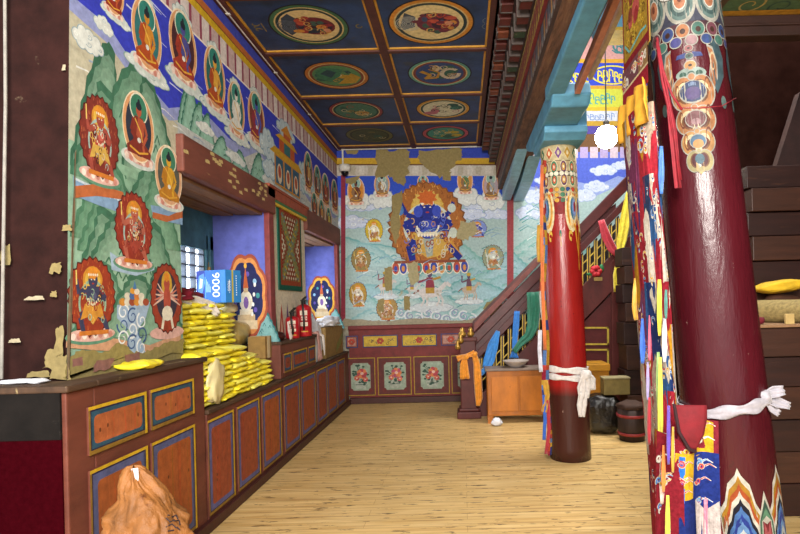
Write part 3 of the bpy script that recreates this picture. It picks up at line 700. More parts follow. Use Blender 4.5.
# panelled wainscot on the back wall
bm = BM()
q0 = at(345, 403, YB-.08)
xr = 1.2
ztop = 1.19; x0w = XF
box(bm, x0w, xr, YB-.08, YB, .06, ztop-.04); box(bm, x0w, xr, YB-.12, YB, ztop-.06, ztop)
WAINS = mat('wainscot_red', '#6e2422', .6, .3, 10, wear='#8a6a5a', wear_amt=.7)
tr = tag(obj('trim_1', bm, WAINS, bevel=.008), kind='structure')
Wy = YB-.08
def wbx(px, py): q = at(px, py, Wy); return q.x, q.z
FLOWER = ['#b0414a', '#d07a4a', '#b8506a']
def flower_panel(P, x0, z0, x1, z1, k):
    P.rect(x0, z0, x1, z1, '#9ba28e'); P.rect(x0+.015, z0+.015, x1-.015, z1-.015, '#98a894')
    cx, cz = (x0+x1)/2, (z0+z1)/2; w, h = x1-x0, z1-z0; rd = random.Random(k)
    P.poly([(cx-.07, z0+.03), (cx+.07, z0+.03), (cx+.1, z0+.12), (cx+.05, z0+.15), (cx-.05, z0+.15), (cx-.1, z0+.12)], '#a9aFa0'.lower()); P.line([(cx-.08, z0+.09), (cx+.08, z0+.09)], .012, '#5a6a60')
    for j in range(26):
        a = rd.random()*2*pi; r = rd.uniform(.09, .19)
        x, z = cx+r*cos(a)*w/.38, cz+.03+r*sin(a)*.9
        if x0+.02 < x < x1-.02 and z0+.03 < z < z1-.03: P.line([(cx+.4*(x-cx), cz+.4*(z-cz)), (x, z)], .008, '#2f4a3c'); P.ell(x, z, .022, .015, '#2f4f40', 7)
    for (dx, dz, s) in ((.02, .05, .075), (-.06, -.02, .04), (.07, -.04, .04)):
        for j in range(7): P.ell(cx+dx+s*.6*cos(j*.9), cz+dz+s*.6*sin(j*.9), s*.5, s*.45, FLOWER[(k+j) % 2] if k != 1 else FLOWER[1+j % 2], 8)
        P.ell(cx+dx, cz+dz, s*.35, s*.3, '#e0b8a8', 8)
    for (sx, sz) in ((-1, -1), (1, -1), (-1, 1), (1, 1)): P.ell(cx+sx*w*.5, cz+sz*h*.5, .035, .035, '#6a2a24', 8)
PANELX = [(346, 375), (378.5, 411), (414.5, 449), (452, 484)]
for k, (a, b) in enumerate(PANELX):
    xa, za = wbx(a, 398.5-.025*(a-345)); xb, zb = wbx(b, 358-.025*(b-345))
    bm = BM(); box(bm, xa, xb, Wy-.012, Wy, .12, .70)
    pn = obj('panel', bm, mat('panel_brown', '#5a231f', .6, .3), tr, bevel=.004)
    P = Paint(); e = .012
    for (u0, w0, u1, w1) in ((xa, .12, xb, .12+e), (xa, .70-e, xb, .70), (xa, .12, xa+e, .70), (xb-e, .12, xb, .70)): P.rect(u0, w0, u1, w1, '#b09028')
    m_ = (xb-xa)*.19; flower_panel(P, xa+m_, .20, xb-m_*.85, .62, k)
    P.build('flower_painting', lambda s, t, d: Vector((s, Wy-.013-d, t)), P_WOOD, pn)
for k, (a, b) in enumerate([(346, 358), (363, 398), (402, 437), (441, 461), (464, 484)]):
    xa, _ = wbx(a, 345); xb, _ = wbx(b, 345)
    bm = BM(); box(bm, xa, xb, Wy-.012, Wy, .855, 1.04)
    pn = obj('frieze_panel', bm, mat('panel_brown', '#5a231f'), tr)
    P = Paint(); yl = k in (1, 2)
    P.rect(xa, .855, xb, 1.04, '#2c3a6c'); P.rect(xa+.015, .87, xb-.015, 1.025, '#c9a42c' if yl else '#8c4a3a'); P.rect(xa+.03, .885, xb-.03, 1.01, '#b8942c' if yl else '#a8705c'); P.rect(xa+.035, .89, xb-.035, 1.005, '#c9a93c' if yl else '#b88878')
    cx = (xa+xb)/2; rd = random.Random(k)
    for j in range(int((xb-xa)*40)):
        x = rd.uniform(xa+.06, xb-.06); P.arc(x, rd.uniform(.91, .985), .02, .02, rd.random()*6, rd.random()*6+3, .007, '#2f4a50' if j % 3 else '#5a3a2a', 6)
    for j in range(6): P.ell(cx+.035*cos(j), .95+.03*sin(j), .022, .022, '#b0402c', 8)
    P.build('scroll_painting', lambda s, t, d: Vector((s, Wy-.013-d, t)), P_WOOD, pn)
bm = BM(); box(bm, x0w, xr, YB-.14, YB, 0, .09); tag(obj('baseboard_back', bm, mat('base_dark', '#3f1d18', .5), bevel=.008), kind='structure')
# ================================================================== CEILING
XC = .33
bm = BM(); box(bm, -2.5, XC+.3, -2.5, YB+.1, ZC, ZC+.12)
ceil = tag(obj('ceiling', bm, mat('ceiling_boards', '#20242e', .7)), kind='structure')
RIB = mat('rib_brown', '#4a241c', .6, .3, 8); RIBY = mat('rib_yellow', '#b8862c', .6, .3, 9)
rows = [1.1, 2.12, 3.14, 4.12, 5.05, 6.14, 7.09, 8.06]
cols = [-1.84, -.68, .33]
MED = {(3, 0): ('#3f6a4a', '#d8c08a', '#6a2430', '#2a3040'), (3, 1): ('#c9862c', '#dcc890', '#6a2a3c', '#3c4a6a'), (4, 0): ('#b5702c', '#5a8a5c', '#b8962c', '#2f5f5a'), (4, 1): ('#5f9a8a', '#30487a', '#b98a2c', '#c9b89a'),
       (5, 0): ('#8c3a40', '#4a7a64', '#b8963c', '#9c4a3a'), (5, 1): ('#c9922c', '#d2cfae', '#4f8a74', '#b06a74'), (6, 0): ('#6a6a44', '#4a5438', '#7a743c', '#3c4434'), (6, 1): ('#b0505c', '#3f8a7c', '#b9a42c', '#8aa070')}
PC = Paint(); 
for r in range(len(rows)-1):
    for c in range(2):
        y0, y1, x0, x1 = rows[r]+.04, rows[r+1]-.04, cols[c]+.05, cols[c+1]-.05
        bm = BM(); box(bm, x0, x1, y0, y1, ZC-.012, ZC)
        pn = obj('ceiling_panel', bm, mat('panel_navy', '#1e3660', .5, .45, 5, wear='#2e3644', wear_amt=.6, wear_scale=3), ceil)
        bm = BM()
        for (a, b, cc, d) in ((x0-.012, x0+.006, y0, y1), (x1-.006, x1+.012, y0, y1), (x0, x1, y0-.012, y0+.006), (x0, x1, y1-.006, y1+.012)): box(bm, a, b, cc, d, ZC-.024, ZC-.005)
        obj('yellow_moulding', bm, RIBY, pn)
        P = Paint(); ring, fld, c1, c2 = MED.get((r, c), ('#b5702c', '#d2c49a', '#4f7a64', '#7a3a3c'))
        cx, cy = (x0+x1)/2, (y0+y1)/2; R = .325
        if (r, c) == (3, 1): R = .36; cx -= .03
        with Frame(P, cx, cy, 2*R, 2*R):
            P.ell(0, 0, 1.04, 1.04, '#20181a', 40); P.ell(0, 0, 1, 1, ring, 40); P.ell(0, 0, .9, .9, '#c9b47c' if r < 6 else ring, 40); P.ell(0, 0, .86, .86, {3: '#26383a', 4: '#7c3a2c', 5: '#24443c', 6: '#3a3c30'}.get(r, '#26383a'), 40); P.ell(0, 0, .78, .78, fld, 36)
            rd = random.Random(r*7+c)
            if r == 3:
                P.poly([(-.76, .1), (-.6, .45), (-.3, .2), (-.25, -.4), (-.4, -.62), (-.62, -.42)] if c == 0 else [(-.76, .1), (-.7, .3), (-.4, .15), (-.36, -.3), (-.6, -.48)], '#3c4656')
                for k in range(6): P.arc(-.55, 0, .06+.05*k, .06+.05*k, 0, 6.2, .02, '#b8bcb4' if c else '#5f6878')
                P.ell(.16, 0, .52, .44, c1, 20); P.ell(.3, .05, .3, .24, '#3a2030', 14)
                for k in range(26):
                    a = rd.random()*6.3; q = rd.random()**.5*.42
                    P.ell(.08+q*cos(a)*1.2, q*sin(a), rd.uniform(.06, .16), rd.uniform(.05, .12), rd.choice([c1, c1, c2, '#9c3a34', '#b5503c', '#c98a3a', '#3c5a50', '#8a2a34']), 9)
                for k in range(7): P.spiral(rd.uniform(-.2, .5), rd.uniform(-.4, .4), .12, 1.2, .035, rd.choice(['#c9a45a', '#b0402c', '#2a3440']), k)
                P.ell(.42, .22 if c == 0 else 0, .1, .1, '#c98a6a', 10)
            else:
                for k in range(9): P.ell(rd.uniform(-.5, .5), rd.uniform(-.4, .4), rd.uniform(.12, .3), rd.uniform(.1, .25), rd.choice([c1, c2, fld, '#2f5f50']), 11)
                for k in range(12): P.spiral(rd.uniform(-.5, .5), rd.uniform(-.45, .45), rd.uniform(.08, .18), 1.2, .04, rd.choice([c1, c2, '#2a3c3c', '#d0c49a']), k)
                if (r, c) == (4, 1):
                    P.line([(-.6, -.2), (-.3, .1), (-.5, .35), (-.1, .3), (.0, -.1), (-.35, -.35)], .16, c1, .06); P.arc(.35, 0, .28, .35, 0, 5.5, .14, '#c9bfa8', 16)
                if r == 4 and c == 0: P.poly([(-.1, .6), (.5, .55), (.75, .1), (.5, -.2), (.2, .2)], c1); P.poly([(-.65, .1), (-.3, .4), (.1, 0), (.3, -.5), (-.3, -.65), (-.6, -.4)], '#3f7a5c'); P.poly([(-.5, -.2), (-.2, .1), (.05, -.3), (-.2, -.5)], '#2c4a54')
        if r in (3, 2):   # little syllable marks and linked rings beside the medallion
            for s in (-1, 1):
                gx = cx+s*(R+.1)
                if s == 1 and c == 1:
                    for dy in (-.04, .04):
                        for k in range(14): P.ell(gx+.03+.045*cos(k*.449), cy+.03+dy*1.15+.045*sin(k*.449), .006, .006, '#8a9094', 6)
                elif not (s == 1): 
                    for k in range(3): P.arc(gx-.02, cy-.05+.045*k, .03, .02, k, k+4, .01, '#8a7a3c', 8)
                    P.line([(gx+.03, cy-.07), (gx+.03, cy+.07)], .01, '#8a7a3c')
                else:
                    P.arc(gx, cy+.02, .025, .03, 0, 5, .01, '#8a7a3c', 8)
        P.build('medallion', lambda s, t, d: Vector((s, t, ZC-.013-d)), P_DARK, pn)
bm = BM()
for x in cols: box(bm, x-.038, x+.038, -2.5, YB, ZC-.04, ZC+.01)
for y in rows: box(bm, cols[0], cols[2], y-.028, y+.028, ZC-.038, ZC+.01)
obj('ceiling_ribs', bm, RIB, ceil, bevel=.006)
bm = BM(); tube(bm, [(XW+.035, -2, ZC-.03), (XW+.035, YB-.05, ZC-.03), (XW+.06, YB-.035, ZC-.03), (.5, YB-.035, ZC-.035)], .013)
for y in (3.4, 4.3, 5.4, 6.6): box(bm, XW+.02, XW+.055, y, y+.025, ZC-.045, ZC)
tag(obj('electric_conduit', bm, mat('cable_white', '#c9c6bc', .5), wall_left))
bm = BM(); tube(bm, [(XW+.1, YB-.04, ZC-.02), (XW+.1, YB-.04, ZC-.27)], .014); obj('conduit_drop', bm, mat('cable_white', '#c9c6bc', .5), wall_back)
# security camera in the corner
t = thing('security_camera', 'small white security camera with a dark dome, high in the far left corner', 'camera', (XW+.14, YB-.1, 3.55))
bm = BM(); lathe(bm, [(.085, .1), (.09, .06), (.08, .02), (.06, 0)], (XW+.14, YB-.1, 3.55)); box(bm, XW+.08, XW+.2, YB-.04, YB-.005, 3.56, 3.68); obj('housing', bm, mat('camera_white', '#cfccc4', .4), t, True)
bm = BM(); lathe(bm, [(.01, -.06), (.035, -.05), (.055, -.02), (.06, .01)], (XW+.14, YB-.1, 3.545)); obj('dome', bm, mat('dark_glass', '#0c0c10', .1), t, True)

# ================================================================== CORNICE BEAM running into the depth
beam = thing('carved_beam', 'long dark wooden beam with painted rows of blocks and carved trims along the ceiling', 'beam', (.7, YB-.3, 3.23))
y0, y1 = -2.3, YB-.02
bm = BM(); box(bm, .62, .90, y0, y1, 3.23, 4.15)
obj('beam_core', bm, mat('rough_wood', '#6a4a36', .85, .6, 6, stretch=(4, .8, 4), bmp=.6, wear='#7a5c40', wear_amt=.6), beam, bevel=.02)
bm = BM(); box(bm, .34, .64, y0, y1, 3.90, 4.1); box(bm, .46, .64, y0, y1, 3.78, 3.95); box(bm, .56, .64, y0, y1, 3.62, 3.8); obj('stepped_backing', bm, mat('soot_wood', '#2c1a16', .7), beam)
B_RED = mat('block_red', '#5a2620', .6, .35, 12, wear='#9a8a7a', wear_amt=.66); B_GRN = mat('block_green', '#2f4433', .6, .4, 12, wear='#8c7a5a', wear_amt=.62); B_ORG = mat('block_orange', '#7c4026', .6, .35, 14, wear='#3c2a20', wear_amt=.58)
n = int((y1-2.0)/.21)
for i in range(n):
    y = 2.0+i*.21
    k = i % 2
    bm = BM(); box(bm, .365, .46, y, y+.11, 3.80, 3.91); obj('painted_block', bm, B_ORG if i % 3 == 0 else B_RED, beam, bevel=.006)
    bm = BM(); box(bm, .47, .57, y+.1, y+.21, 3.64, 3.78); obj('painted_block', bm, B_GRN if i % 3 == 1 and i < 16 else B_RED, beam, bevel=.006)
bm = BM()
for i in range(n*1): 
    y = 2.0+i*.21; box(bm, .358, .46, y+.11, y+.122, 3.795, 3.91); box(bm, .464, .575, y+.088, y+.10, 3.635, 3.78); box(bm, .358, .366, y, y+.12, 3.795, 3.81); box(bm, .464, .471, y+.09, y+.21, 3.635, 3.65)
obj('block_caps', bm, mat('grey_edge', '#4f4541', .7), beam)
# patterned trim and scale trim (painted on the side face)
bm = BM(); box(bm, .575, .64, y0, y1, 3.42, 3.63); tr1 = obj('lattice_trim', bm, mat('trim_red', '#74292c', .6, wear='#8a7a50', wear_amt=.64), beam)
P = Paint(); rd = random.Random(2)
y = 2.0
while y < y1-.1:
    for (dz, c1) in ((.0, '#a0863a'), (.09, '#8c2c34')):
        P.poly([(y, 3.44+dz), (y+.045, 3.485+dz), (y+.09, 3.44+dz), (y+.045, 3.40+dz+.02)], c1); P.poly([(y+.045, 3.49+dz), (y+.065, 3.515+dz), (y+.045, 3.535+dz), (y+.025, 3.515+dz)], '#b8a24a')
    P.line([(y, 3.43), (y+.09, 3.62)], .01, '#b49a4a'); P.line([(y+.09, 3.43), (y, 3.62)], .01, '#3c4a3c'); P.rect(y, 3.605, y+.05, 3.625, '#c9b46a'); y += .1
P.build('lattice_pattern', lambda s, t, d: Vector((.575-d, s, t)), P_DARK, tr1)
bm = BM(); box(bm, .60, .64, y0, y1, 3.24, 3.42); tr2 = obj('scale_trim', bm, mat('trim_dark', '#3a2c2a', .6), beam)
P = Paint(); y = 2.0; i = 0
while y < y1-.05:
    P.rect(y, 3.27, y+.085, 3.40, '#2c2a34'); P.ell(y+.042, 3.31, .036, .06, '#9a948c', 12); P.rect(y+.008, 3.31, y+.076, 3.40, '#5a6478' if i % 2 else '#6a4a44'); P.ell(y+.042, 3.32, .024, .045, ['#8c4a34', '#a5793a', '#4a5a6c'][i % 3], 10); P.rect(y+.02, 3.33, y+.064, 3.39, ['#8c4a34', '#a5793a', '#4a5a6c'][i % 3]); y += .095; i += 1
P.build('scale_pattern', lambda s, t, d: Vector((.60-d, s, t)), P_DARK, tr2)
TURQ = mat('turquoise_paint', '#5896b4', .55, .25, 7, wear='#3c5a60', wear_amt=.66, spec=.5)
# brackets between beam and column
br = thing('column_bracket', 'stepped turquoise wooden bracket carried on the slender red column under the beam', 'bracket', (.97, 5.05, 2.94))
bm = BM()
def Q(y, z, x=0): return (x, y, z)
prism(bm, [(.75, y, z) for y, z in ((4.25, 3.05), (5.5, 3.05), (5.8, 3.14), (5.9, 3.228), (4.2, 3.228), (4.16, 3.12))], (.31, 0, 0)); obj('bracket_body', bm, TURQ, br, bevel=.015)
bm = BM(); prism(bm, [(.765, y, z) for y, z in ((4.78, 2.945), (5.32, 2.945), (5.4, 3.0), (5.4, 3.05), (4.68, 3.05), (4.68, 2.99))], (.385, 0, 0)); box(bm, 1.06, 1.15, 4.7, 5.4, 3.05, 3.2); obj('bracket_cap', bm, TURQ, br, bevel=.012)
bm = BM(); prism(bm, [(.715, y, z) for y, z in ((2.2, 3.17), (4.3, 3.12), (4.3, 3.228), (2.2, 3.228))], (.135, 0, 0)); obj('bracket_arm', bm, TURQ, br, bevel=.012)
bm = BM(); prism(bm, [(.915, y, z) for y, z in ((3.0, 3.23), (4.12, 3.10), (4.12, 3.17), (3.0, 3.30))], (.045, 0, 0)); obj('orange_batten', bm, mat('orange_board', '#b0755e', .6, wear='#5a3a30', wear_amt=.64), br, bevel=.005)
bm = BM(); prism(bm, [(1.02, y, z) for y, z in ((3.2, 3.30), (4.1, 3.20), (4.1, 3.24), (3.2, 3.34))], (.03, 0, 0)); obj('white_batten', bm, mat('cream_edge', '#b8ae98', .6), br)
# far bracket at the back wall end
fb = thing('wall_bracket', 'pair of turquoise bracket ends under the beam at the far wall', 'bracket', (.85, YB-.3, 3.0))
bm = BM(); prism(bm, [(.66, y, z) for y, z in ((YB-.05, 3.06), (YB-.05, 3.229), (YB-2.2, 3.229), (YB-1.3, 3.12))], (.13, 0, 0)); obj('bracket_arm', bm, mat('turquoise_lit', '#7fb0c4', .3, spec=.6), fb, bevel=.01)  # same turquoise made lighter: reflected light is put into its colour
bm = BM(); prism(bm, [(.83, y, z) for y, z in ((YB-.05, 3.04), (YB-.05, 3.229), (YB-1.9, 3.229), (YB-1.1, 3.10))], (.16, 0, 0)); obj('bracket_arm', bm, MATS['turquoise_lit'], fb, bevel=.01)
# cross bracket, upper right of the lamp
cb = thing('cross_beam', 'turquoise beam end with an ochre lower edge crossing above the hanging lamp', 'beam', (1.6, 4.6, 3.9))
bm = BM(); prism(bm, [(x, 4.5, z) for x, z in ((1.19, 4.1), (1.19, 3.9), (1.24, 3.80), (2.6, 3.8), (2.6, 4.3), (1.3, 4.3))], (0, .25, 0)); obj('beam_end', bm, TURQ, cb, bevel=.015)
bm = BM(); box(bm, 1.26, 2.6, 4.48, 4.75, 3.775, 3.8); obj('edge_strip', bm, mat('yellow_edge', '#c8a82c', .6), cb)

# ================================================================== right-hand side: low ceiling, header, dark partition
bm = BM(); box(bm, 1.5, 4.4, -2.3, 3.2, 3.17, 3.27)
lc = tag(obj('ceiling_low', bm, mat('low_ceiling', '#4a3a2c', .6)), kind='structure')
P = Paint(); rd = random.Random(5)
P.rect(1.55, 2.0, 4.3, 3.15, '#4f6a4c')
for k in range(90): x, y = rd.uniform(1.6, 4.2), rd.uniform(2.05, 3.1); P.spiral(x, y, .09, 1.3, .014, rd.choice(['#a8945a', '#2f4a44', '#7f9a84']), k)
P.rect(1.55, 3.1, 4.3, 3.16, '#b8862c'); P.poly([(2.2, 3.1), (2.35, 3.1), (2.6, 2.0), (2.45, 2.0)], '#5a3a20'); P.poly([(3.2, 3.1), (3.35, 3.1), (3.6, 2.0), (3.45, 2.0)], '#5a3a20')
P.build('painted_panels', lambda s, t, d: Vector((s, t, 3.17-d)), P_DARK, lc)
bm = BM(); box(bm, 1.52, 4.4, 3.15, 3.24, 3.045, 3.169); box(bm, 1.52, 4.4, 3.135, 3.16, 3.10, 3.115, 0)
tag(obj('header_beam', bm, mat('header_brown', '#2e1710', .6, .3, 8), bevel=.01), 'dark brown header beam across the top right under the green painted ceiling', 'beam')
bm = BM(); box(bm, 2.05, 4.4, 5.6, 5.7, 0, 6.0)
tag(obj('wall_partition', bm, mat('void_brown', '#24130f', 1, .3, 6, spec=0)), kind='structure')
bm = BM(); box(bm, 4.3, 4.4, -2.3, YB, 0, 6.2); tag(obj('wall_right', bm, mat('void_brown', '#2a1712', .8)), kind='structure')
bm = BM(); p = [at(800, 92, 4.9), at(776, 168, 4.9), at(772, 200, 4.9)]; p += [Vector((p[2].x, 4.9, 0)), Vector((p[2].x+.75, 4.9, 0)), at(860, 92, 4.9)]
prism(bm, p, (0, .08, 0)); tag(obj('sloping_board', bm, mat('slope_brown', '#2c1611', .65, .3, 8)), 'sloping reddish brown board in the dark upper right behind the stacked planks', 'board')
# stacked planks
PLK = mat('plank_dark', '#2b1510', .5, .35, 5, stretch=(.3, 1, 3), wear='#3f2419', wear_amt=.6); PLK2 = mat('plank_lit', '#3a2015', .5, .35, 5, stretch=(.3, 1, 3), wear='#4d3020', wear_amt=.62)  # second copy lighter: light on the boards standing forward, put into the colour
def plank_stack(name, label, xl, xr, yf, dep, edges, cat='planks'):
    t = thing(name, label, cat, ((xl+xr)/2, yf, 0))
    for i, (a, b) in enumerate(zip(edges, edges[1:])):
        d = .03 if i % 2 else 0
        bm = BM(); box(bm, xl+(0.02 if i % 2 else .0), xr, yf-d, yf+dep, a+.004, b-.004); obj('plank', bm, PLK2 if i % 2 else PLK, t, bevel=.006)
    return t
zf = lambda py, Y, px=770: at(px, py, Y).z
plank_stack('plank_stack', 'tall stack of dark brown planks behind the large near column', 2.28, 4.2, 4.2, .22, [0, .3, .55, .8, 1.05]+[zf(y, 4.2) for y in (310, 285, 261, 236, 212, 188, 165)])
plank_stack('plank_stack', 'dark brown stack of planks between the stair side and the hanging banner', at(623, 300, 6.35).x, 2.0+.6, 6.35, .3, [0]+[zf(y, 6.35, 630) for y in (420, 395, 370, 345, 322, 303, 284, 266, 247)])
chest = thing('plank_chest', 'low dark brown chest of broad boards at right, carrying the rolled mat', 'chest', (3, 3.6, 0))
es = [0]+[zf(y, 3.58, 790) for y in (484, 452, 420, 387, 357, 327)]
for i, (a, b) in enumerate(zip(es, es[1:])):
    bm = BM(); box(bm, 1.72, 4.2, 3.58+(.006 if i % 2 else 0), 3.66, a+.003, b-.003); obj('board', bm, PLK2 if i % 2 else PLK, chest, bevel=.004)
bm = BM(); box(bm, 1.70, 4.2, 3.55, 4.15, es[-1], es[-1]+.02); obj('chest_top', bm, mat('plank_edge', '#8c6a4c', .5), chest, bevel=.004)
ct = es[-1]+.02
# ================================================================== COLUMNS
def column(name, label, b, t, r0, r1, ztop, paintfn, mats, band=None):
    th = thing(name, label, 'column', (b[0], b[1], 0))
    def axis(z): k = z/ztop; return Vector((b[0]+(t[0]-b[0])*k, b[1]+(t[1]-b[1])*k, z))
    def rad(z): return r0+(r1-r0)*z/ztop
    bm = BM(); rings = []
    zs = [ztop*i/24 for i in range(25)]
    for z in zs:
        a = axis(z); rings.append([bm.verts.new(a+Vector((cos(2*pi*k/40), sin(2*pi*k/40), 0))*rad(z)) for k in range(40)])
    for A, B in zip(rings, rings[1:]):
        for k in range(40): bm.faces.new([A[k], A[(k+1) % 40], B[(k+1) % 40], B[k]])
    bm.faces.new(rings[0][::-1]); bm.faces.new(rings[-1])
    sh = obj('shaft', bm, mats, th, True)
    az = atan2(-b[1], -b[0])   # towards the camera
    def fn(s, t_, d):          # s = arc length at unit radius (angle), positive to the right in view
        a = axis(t_); R = rad(t_)*1.0+d+.0015
        return a+Vector((cos(az+s), sin(az+s), 0))*R
    P = Paint(4e-5); paintfn(P); P.build('painted_ornament', fn, P_LACQ, sh, cuts=[i*.157 for i in range(-20, 21)])
    return th, axis, rad, az
def lacq(name, top, low, zsplit, seed):
    m, nt, b = new_mat(name)
    v = objvec(nt); t = N(nt, 'ShaderNodeTexCoord'); sx = N(nt, 'ShaderNodeSeparateXYZ'); nt.links.new(t.outputs['Object'], sx.inputs[0])
    n1 = noise_ramp(nt, 3, .3, .7, 5, objvec(nt, (3, 3, .8)))
    c = mixc(nt, n1, lin(top), tuple(x*1.35 for x in lin(top)))
    mr = N(nt, 'ShaderNodeMapRange'); mr.inputs['From Min'].default_value = zsplit+.05; mr.inputs['From Max'].default_value = zsplit-.05; nt.links.new(sx.outputs['Z'], mr.inputs['Value'])
    c = mixc(nt, mr.outputs['Result'], c, lin(low))
    w = noise_ramp(nt, 5, .60, .63, 12, objvec(nt, (1.4, 1.4, 1)), .8); c = mixc(nt, w, c, lin('#3a1216'))
    w2 = noise_ramp(nt, 9, .66, .68, 10, objvec(nt, (1.2, 1.2, .5)), .75); c = mixc(nt, w2, c, lin('#b89a8c'))
    nt.links.new(c, b.inputs['Base Color']); b.inputs['Roughness'].default_value = .26; b.inputs['Specular IOR Level'].default_value = .4
    h = noise_ramp(nt, 6, .2, .8, 6, objvec(nt, (3, 3, .6))); bump(nt, b, h, .22, .02)
    return m
def ring_dots(P, z, n, r, cols, R=.17):
    for k in range(n):
        s = -pi+2*pi*(k+.5)/n; P.ell(s, z, r/R*1.12, r*1.12, '#3a2a22', 12); P.ell(s, z, r/R, r, cols[k % len(cols)], 12)
def hook(P, s, z, f, sc, cols, R=.17):
    """scroll hook hanging at angle s, opening to side f"""
    for i, c in enumerate(cols):
        k = 1-.2*i
        P.arc(s, z, .5*sc*k/R*.17/.17*.17, .13*sc*k*1.0, pi*.5, pi*.5+f*pi*1.35, .03*sc/R*.17*1.6, c, 12)
def paint_mid(P):
    R = .165
    P.rect(-pi, 2.36, pi, 2.945, '#b7a27a')
    P.rect(-pi, 2.80, pi, 2.945, '#c7b68c')
    for k in range(12):
        s = -pi+2*pi*k/12; c = ['#2f6a4c', '#c0603c', '#7a4a8c', '#c99a3c'][k % 4]
        P.poly([(s-.25, 2.872), (s, 2.80), (s+.25, 2.872), (s, 2.943)], '#d8c89a'); P.poly([(s-.2, 2.872), (s, 2.815), (s+.2, 2.872), (s, 2.93)], c); P.ell(s, 2.872, .07, .022, '#e0d2aa', 10)
    P.rect(-pi, 2.795, pi, 2.80, '#3a2a24')
    for k in range(12):
        s = -pi+2*pi*(k+.5)/12
        for z, hh in ((2.74, .055), (2.62, .055)):
            P.ell(s, z, .2, hh*1.15, '#e0d4b0', 14); P.ell(s, z, .17, hh, '#3f7a5a' if k % 2 else '#6a3a5a', 14); P.ell(s, z, .1, hh*.65, '#c9583c' if k % 2 else '#c99a4a', 12); P.ell(s, z, .04, hh*.3, '#efe4c4', 8)
    P.rect(-pi, 2.655, pi, 2.70, '#2a1c18'); ring_dots(P, 2.678, 22, .021, ['#ece4cc'], R)
    for j in range(3): ring_dots(P, 2.53-.05*j, 20, .02, ['#c0402c', '#d8a23a', '#3f7a5a', '#33508c'], R)
    # red tongues between, big scrolls
    for k in range(3):
        s = (k-1)*2.094-.04
        P.poly([(s-.5, 2.36), (s-.3, 2.42), (s-.1, 2.46), (s+.1, 2.46), (s+.3, 2.42), (s+.5, 2.36), (s+.5, 2.3), (s-.5, 2.3)], '#861a17')
    for k in range(3):
        s = (k-1)*2.094-.04
        for f in (-1, 1):
            cx = s+f*.66; z = 2.33
            for i, c in enumerate(['#e6d6a8', '#d8962c', '#e6d6a8', '#2f6a8c', '#7a8fc0', '#8c2a24']): P.ell(cx+f*.045*i, z+.008*i, .38-.06*i, .20-.03*i, c, 18)
            P.arc(cx-f*.1, 2.10, .1, .035, 0, 5, .035, '#d8b04a', 10); P.line([(cx+f*.2, 2.2), (cx+f*.3, 2.05), (cx+f*.38, 1.92), (cx+f*.42, 1.78)], .1, '#d8962c', .03)
        P.ell(s, 2.12, .06, .035, '#2f6a5a', 10)
        P.rect(s-.012, 2.0, s+.012, 2.12, '#d8b04a')
column('red_column', 'slender bright red lacquered column with white scarf tied round it, in mid room', (1.002, 5.07), (.955, 5.07), .195, .165, 2.945, paint_mid, lacq('red_lacquer', '#861a17', '#3f1d18', .66, 1))
